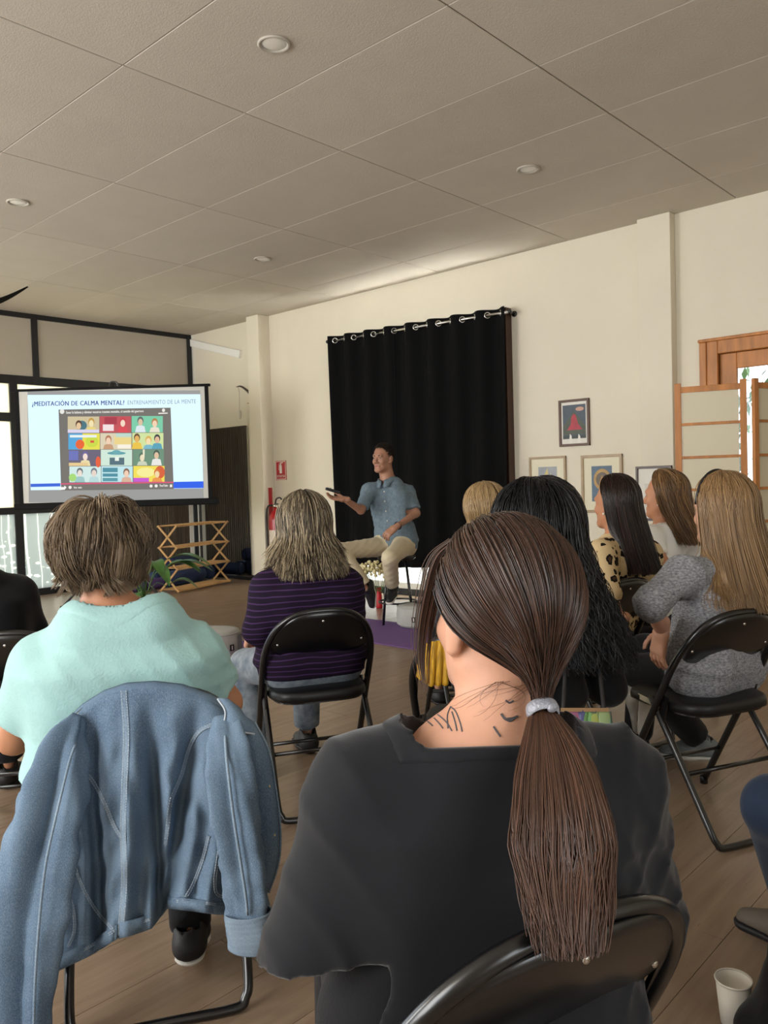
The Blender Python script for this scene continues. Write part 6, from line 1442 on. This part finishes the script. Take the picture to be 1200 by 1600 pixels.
def patch_mat():
    m = mat('patchwork', '#444444', .5); N = NT(m); b = N.n['Principled BSDF']; tc = N.new('ShaderNodeTexCoord'); mp = N.new('ShaderNodeMapping', i_Vector=tc.outputs['Object']); mp.inputs['Scale'].default_value = (1, 1, .45)
    vo = N.new('ShaderNodeTexVoronoi', i_Vector=mp.outputs[0], i_Scale=34.0); hs = N.new('ShaderNodeHueSaturation', i_Color=vo.outputs['Color'], i_Saturation=.9, i_Value=.35); N.link(hs.outputs[0], b.inputs['Base Color']); return m
cb = hang('shoulder_bag', 'bag', 'multicoloured patchwork bag hanging behind the black shoulder on the right', [(878, 1112), (915, 1108), (948, 1112)], [(872, 1190), (915, 1196), (960, 1190)], 2.30, 2.27, patch_mat(), thick=.04, amp=.006, part='body')
k = MB(); k.grid([[at(876+74*u, 1106, 2.268), at(876+74*u, 1112, 2.266)] for u in np.linspace(0, 1, 6)]); o = k.build('trim_band', mat('tan_leather', '#8a6a45', .6), cb); md = o.modifiers.new('s', 'SOLIDIFY'); md.thickness = .008; md.offset = -1
MB().tube(spline([at(880, 1110, 2.30), at(884, 1040, 2.40), at(892, 975, 2.50), at(905, 932, 2.60), at(915, 925, 2.68)], 6), .006, 8).build('strap', mat('bag_strap', '#1c1a1c', .7), cb, smooth=True)
MB().tube(spline([at(944, 1112, 2.30), at(936, 1040, 2.42), at(926, 975, 2.52), at(918, 935, 2.60), at(916, 925, 2.68)], 6), .006, 8).build('strap', mat('bag_strap', '#1c1a1c', .7), cb, smooth=True)
# ================================================================== DENIM JACKET over the chair back
def denim_mat(name, c1, c2, c3):
    m = bpy.data.materials.new(name); m.use_nodes = True; N = NT(m); b = N.n['Principled BSDF']; tc = N.new('ShaderNodeTexCoord'); co = tc.outputs['Object']
    n1 = N.new('ShaderNodeTexNoise', i_Vector=co, i_Scale=4.0, i_Detail=5.0); m1 = N.new('ShaderNodeMapRange', i_0=n1.outputs[0]); m1.inputs[1].default_value = .32; m1.inputs[2].default_value = .68
    x1 = N.new('ShaderNodeMix', data_type='RGBA', i_0=m1.outputs[0], i_6=lin(c1), i_7=lin(c2))
    mp = N.new('ShaderNodeMapping', i_Vector=co); mp.inputs['Scale'].default_value = (900, 900, 260); n2 = N.new('ShaderNodeTexNoise', i_Vector=mp.outputs[0], i_Scale=1.0, i_Detail=2.0)
    m2 = N.new('ShaderNodeMapRange', i_0=n2.outputs[0]); m2.inputs[1].default_value = .42; m2.inputs[2].default_value = .75; m2.inputs[4].default_value = .45
    x2 = N.new('ShaderNodeMix', data_type='RGBA', i_0=m2.outputs[0], i_6=x1.outputs[2], i_7=lin(c3)); N.link(x2.outputs[2], b.inputs['Base Color'])
    b.inputs['Roughness'].default_value = .85; b.inputs['Specular IOR Level'].default_value = .2
    bp = N.new('ShaderNodeBump', i_Height=n2.outputs[0]); bp.inputs['Strength'].default_value = .25; bp.inputs['Distance'].default_value = .002; N.link(bp.outputs[0], b.inputs['Normal']); return m
M['denim'] = denim_mat('blue_denim', '#6b8299', '#4a6079', '#a6b7c4'); M['denim_seam'] = denim_mat('faded_denim_seam', '#8fa3b6', '#5a7188', '#c3ced6'); M['denim_in'] = denim_mat('denim_inside', '#8496a8', '#6c8094', '#a8b6c2')
M['stitch'] = mat('pale_stitch', '#b9c2cc', .8); M['brass'] = mat('buttonhole_thread', '#c9b98a', .7)
jk = empty('denim_jacket', tuple(CHAIRS['jacket'].location)); tag(jk, 'blue denim jacket draped over the back of the lower left chair', 'jacket')
def poly(pts, u):
    P = np.array(pts, float); return np.array([np.interp(u, P[:, 2], P[:, i]) for i in (0, 1)])
TOP = [(84, 1168, 0), (98, 1140, .05), (125, 1112, .14), (160, 1090, .24), (196, 1078, .345), (240, 1075, .48), (285, 1080, .62), (330, 1096, .76), (368, 1118, .88), (398, 1142, 1)]
BOT = [(78, 1522, 0), (110, 1508, .10), (150, 1488, .22), (184, 1466, .335), (196, 1464, .37), (238, 1450, .50), (246, 1440, .55), (262, 1416, .62), (300, 1422, .74), (340, 1428, .86), (372, 1428, 1)]
def jacket_pt(u, v):
    a = poly(TOP, u); b = poly(BOT, u)
    s = 1-(1-v)**1.25; bulge = 14*math.sin(math.pi*v)*(2*u-1)
    px = a[0] + (b[0]-a[0])*v + bulge*.5; py = a[1] + (b[1]-a[1])*v
    # creases: deep fold right of the centre seam, soft folds elsewhere
    z = 0
    z += .040*math.exp(-((u-.46-.10*v)/.040)**2)*min(1, v*1.8)*(1 if v > .1 else v*10)          # hollow
    z -= .022*math.exp(-((u-.37)/.05)**2)*min(1, v*1.5)
    z += .028*math.exp(-((u-.20-.05*v)/.034)**2)*min(1, v*2.2)
    z -= .012*math.exp(-((u-.28)/.05)**2)*min(1, v*2)
    z += .026*math.exp(-((u-.70+.10*v)/.036)**2)*min(1, v*2.4)
    z -= .014*math.exp(-((u-.80)/.06)**2)*v + .012*math.exp(-((u-.56)/.06)**2)*v
    z += (.004*math.sin(u*37+v*6) + .0035*math.sin(u*61-v*9+2*math.sin(v*8)) + .003*math.sin(v*34+u*13+1.5*math.sin(u*21)))*min(1, v*1.5)
    d = 1.835 - .035*v - .05*math.sin(math.pi*u)*.5*(1-v) + .05*(abs(2*u-1)**2.5)*(1-.5*v)
    return at(px, py, d + z*2.1)
NU, NV = 84, 44
US = np.linspace(0, 1, NU); VS = np.linspace(0, 1, NV); GP = np.array([[jacket_pt(u, v) for v in VS] for u in US])
# the part folded over the top of the chair to the far side
over = []
for i, u in enumerate(US):
    p0 = GP[i, 0]; d_ = heading(12); col = [p0 + d_*(.028*math.sin(a)) + UP*(.010*math.sin(a)) for a in (.8, 1.57)]
    over.append([p0] + col + [p0 + d_*.036 - UP*.03, p0 + d_*.040 - UP*.11])
o = MB().grid(GP, flip=True).build('back_panel', M['denim'], jk, smooth=True); md = o.modifiers.new('s', 'SOLIDIFY'); md.thickness = .003; back_panel = o
o = MB().grid(np.array(over)).build('front_fold', M['denim'], jk, smooth=True); md = o.modifiers.new('s', 'SOLIDIFY'); md.thickness = .003
def project(P):
    c = (P - C0) @ ROT; return np.stack([600+F_PX*c[..., 0]/c[..., 2], 800+F_PX*c[..., 1]/c[..., 2]], -1)
GPX = project(GP).reshape(-1, 2); GPF = GP.reshape(-1, 3)
def snap(px, py, off=.0035):
    d2 = ((GPX - [px, py])**2).sum(1); ix = np.argsort(d2)[:6]; w_ = 1/(d2[ix]+2); p = (GPF[ix]*w_[:, None]).sum(0)/w_.sum(); dep = ((p-C0) @ FWD); return at(px, py, ((p-C0) @ ROT[:, 2]) - off)
def seam(pts, w=5.0, name='seam', stitches=True, m='denim_seam'):
    L = spline([(a, b, 0) for a, b in pts], 7)[:, :2]; Tn = np.gradient(L, axis=0); Tn /= np.linalg.norm(Tn, axis=1, keepdims=True); Nn = np.stack([-Tn[:, 1], Tn[:, 0]], 1); rows = []
    for p, n_ in zip(L, Nn): rows.append([snap(*(p-n_*w/2), .0015), snap(*p, .0042), snap(*(p+n_*w/2), .0015)])
    s_ = MB().grid(rows).build(name, M[m], back_panel, smooth=True)
    if stitches:
        k = MB(); ln = np.concatenate([[0], np.cumsum(np.linalg.norm(np.diff(L, axis=0), axis=1))]); n = int(ln[-1]/4.2)
        for side in (-.38, .38):
            for j in range(n):
                t0, t1 = j*4.2, j*4.2+2.7; q = [np.array([np.interp(t, ln, L[:, i]) for i in (0, 1)]) for t in (t0, t1)]; nn = np.array([np.interp(t0, ln, Nn[:, i]) for i in (0, 1)])
                a, b = (snap(*(x+nn*w*side), .0046) for x in q); k.bar(a, b, .0012, .0009)
        tag(k.build('stitching', M['stitch'], s_), kind='stuff')
seam([(193, 1079), (197, 1150), (194, 1230), (192, 1300), (194, 1380), (188, 1462)], 10, 'centre_seam')
seam([(86, 1205), (112, 1203), (138, 1212), (160, 1248), (178, 1290), (192, 1312)], 6)
seam([(338, 1130), (312, 1142), (296, 1168), (284, 1210), (268, 1250), (262, 1290), (258, 1322)], 6)
seam([(116, 1352), (132, 1392), (152, 1425), (176, 1452)], 5); seam([(326, 1306), (314, 1350), (300, 1385), (290, 1402)], 5)
seam([(82, 1510), (112, 1496), (148, 1474), (182, 1452)], 4, 'hem_line'); seam([(200, 1449), (222, 1441), (240, 1434)], 4, 'hem_line'); seam([(276, 1408), (302, 1408), (336, 1413), (366, 1413)], 4, 'hem_line')
seam([(100, 1378), (114, 1420), (116, 1455), (106, 1480)], 5, 'pocket_edge'); seam([(342, 1330), (336, 1375), (340, 1398), (362, 1402)], 5, 'pocket_edge')
# hem band as a raised strip
def hem(pts, hgt, name='hem_band'):
    rows = []
    for a, b in pts: rows.append([snap(a, b-hgt, .0025), snap(a, b-hgt*.5, .005), snap(a, b, .0035)])
    o = MB().grid(rows).build(name, M['denim'], back_panel, smooth=True); md = o.modifiers.new('s', 'SOLIDIFY'); md.thickness = .004
hem([(80, 1522), (95, 1515), (110, 1508), (130, 1498), (150, 1488), (168, 1476), (184, 1466)], 22); hem([(188, 1465), (200, 1462), (220, 1456), (238, 1450)], 24); hem([(264, 1418), (282, 1420), (300, 1422), (320, 1425), (340, 1428), (366, 1428)], 18)
# sleeves
def sleeve(ctr, hw, hd, name, fold_n, seed, par=jk, m='denim', amp=1.0, groove=0.0):
    C_ = np.array([at(a, b, d) for a, b, d in ctr]); L = spline(C_, 8); n = len(L); t = np.linspace(0, 1, n); W_ = np.interp(t, np.linspace(0, 1, len(hw)), hw); D_ = np.interp(t, np.linspace(0, 1, len(hd)), hd); Tn = np.gradient(L, axis=0); Tn /= np.linalg.norm(Tn, axis=1, keepdims=True); rows = []
    for i in range(n):
        sx = _u(np.cross(Tn[i], FWD)); sx = sx*(1 if sx @ RIGHT > 0 else -1); sy = _u(np.cross(sx, Tn[i])); ring = []
        a0 = math.atan2(-FWD @ sy, -FWD @ sx) + .25*math.sin(t[i]*4+seed)
        for k in range(64):
            a = 2*math.pi*k/64; da = (a-a0+math.pi) % (2*math.pi) - math.pi
            f = 1 - groove*math.exp(-(da/.30)**2)*min(1, t[i]*3.5) + amp*(.15*math.sin(fold_n*a + seed + t[i]*3.0) + .10*math.sin((fold_n+2)*a - t[i]*7 + seed*2) + .035*math.sin(t[i]*40 + a*2 + seed) + .03*math.sin(t[i]*67 - a*3 + seed))
            ring.append(L[i] + (sx*(math.copysign(abs(math.cos(a))**.8, math.cos(a))*W_[i]) + sy*(math.copysign(abs(math.sin(a))**.8, math.sin(a))*D_[i]))*f)
        rows.append(ring)
    P = np.array(rows).transpose(1, 0, 2); o = MB().grid(P, close_u=True).build(name, M[m], par, smooth=True, recalc=True); md = o.modifiers.new('s', 'SOLIDIFY'); md.thickness = .003; return o, L, W_, D_
PXM = 1.78/F_PX
sl, L1, W1, D1 = sleeve([(122, 1118, 1.835), (98, 1165, 1.795), (80, 1245, 1.755), (62, 1330, 1.73), (50, 1420, 1.725), (42, 1520, 1.73), (38, 1640, 1.735)], [10*PXM, 34*PXM, 50*PXM, 53*PXM, 50*PXM, 42*PXM, 36*PXM], [.010, .030, .045, .048, .042, .038, .035], 'sleeve', 3, .4, groove=.55)
sr, L2, W2, D2 = sleeve([(352, 1122, 1.80), (358, 1180, 1.755), (368, 1260, 1.735), (380, 1340, 1.73), (388, 1400, 1.73), (390, 1462, 1.735)], [20*PXM, 30*PXM, 34*PXM, 33*PXM, 30*PXM, 29*PXM], [.022, .034, .036, .034, .032, .03], 'sleeve', 3, 2.0, groove=.18)
cf, _, _, _ = sleeve([(388, 1424, 1.728), (389, 1440, 1.728), (390, 1460, 1.728), (390, 1478, 1.73)], [33*PXM, 34*PXM, 34*PXM, 33*PXM], [.036, .037, .037, .036], 'cuff', 2, 1.0, sr, 'denim_in', amp=.25)
def sleeve_seam(L, D, a, b, shift, par):
    k = MB(); n = len(L); i0, i1 = int(a*n), int(b*n); pts = [L[i] - FWD*(D[i]*1.12+.002) + RIGHT*shift*PXM for i in range(i0, i1)]; k.tube(pts, .0032, 6); s_ = k.build('seam', M['denim_seam'], par, smooth=True)
sleeve_seam(L1, D1, .16, .98, 26, sl); sleeve_seam(L2, D2, .08, .86, 2, sr)
# front edge with buttonholes at the right, and the collar
fe_ = []
EDGE_L = [(352, 1100), (372, 1150), (384, 1210), (392, 1270), (400, 1330), (404, 1390)]; EDGE_R = [(398, 1128), (420, 1172), (430, 1225), (438, 1290), (436, 1345), (420, 1395)]
for k in range(6):
    row_ = []
    for u in np.linspace(0, 1, 6): a, b = EDGE_L[k], EDGE_R[k]; row_.append(at(a[0]+(b[0]-a[0])*u, a[1]+(b[1]-a[1])*u, 1.80 + .03*u - .02*math.sin(u*3.1)))
    fe_.append(row_)
o = MB().grid(np.array([spline(np.array(fe_)[:, j], 5) for j in range(6)]).transpose(1, 0, 2)).build('front_panel', M['denim'], jk, smooth=True); md = o.modifiers.new('s', 'SOLIDIFY'); md.thickness = .004; fp = o
MB().tube(spline([at(a-5, b, 1.822) for a, b in EDGE_R], 6), .0014, 5).build('edge_stitch', M['stitch'], fp, smooth=True); MB().tube(spline([at(a, b, 1.828) for a, b in EDGE_R], 6), .0026, 6).build('edge', M['denim_seam'], fp, smooth=True)
for x, y in ((419, 1230), (427, 1306)):
    MB().tube([at(x-10, y+1, 1.815), at(x+3, y-2, 1.812)], .0034, 6).build('buttonhole', M['brass'], fp, smooth=True)
col = np.array([spline([at(340, 1092, 1.80), at(352, 1112, 1.785), at(350, 1138, 1.78)], 4), spline([at(356, 1094, 1.80), at(366, 1116, 1.78), at(366, 1142, 1.775)], 4), spline([at(372, 1108, 1.81), at(384, 1126, 1.79), at(396, 1146, 1.79)], 4)])
o = MB().grid(col).build('collar', M['denim'], jk, smooth=True); md = o.modifiers.new('s', 'SOLIDIFY'); md.thickness = .006
MB().tube(spline([at(340, 1092, 1.795), at(352, 1112, 1.778), at(350, 1139, 1.772), at(370, 1143, 1.768), at(398, 1147, 1.785)], 5), .0022, 6).build('collar_edge', M['stitch'], o, smooth=True)
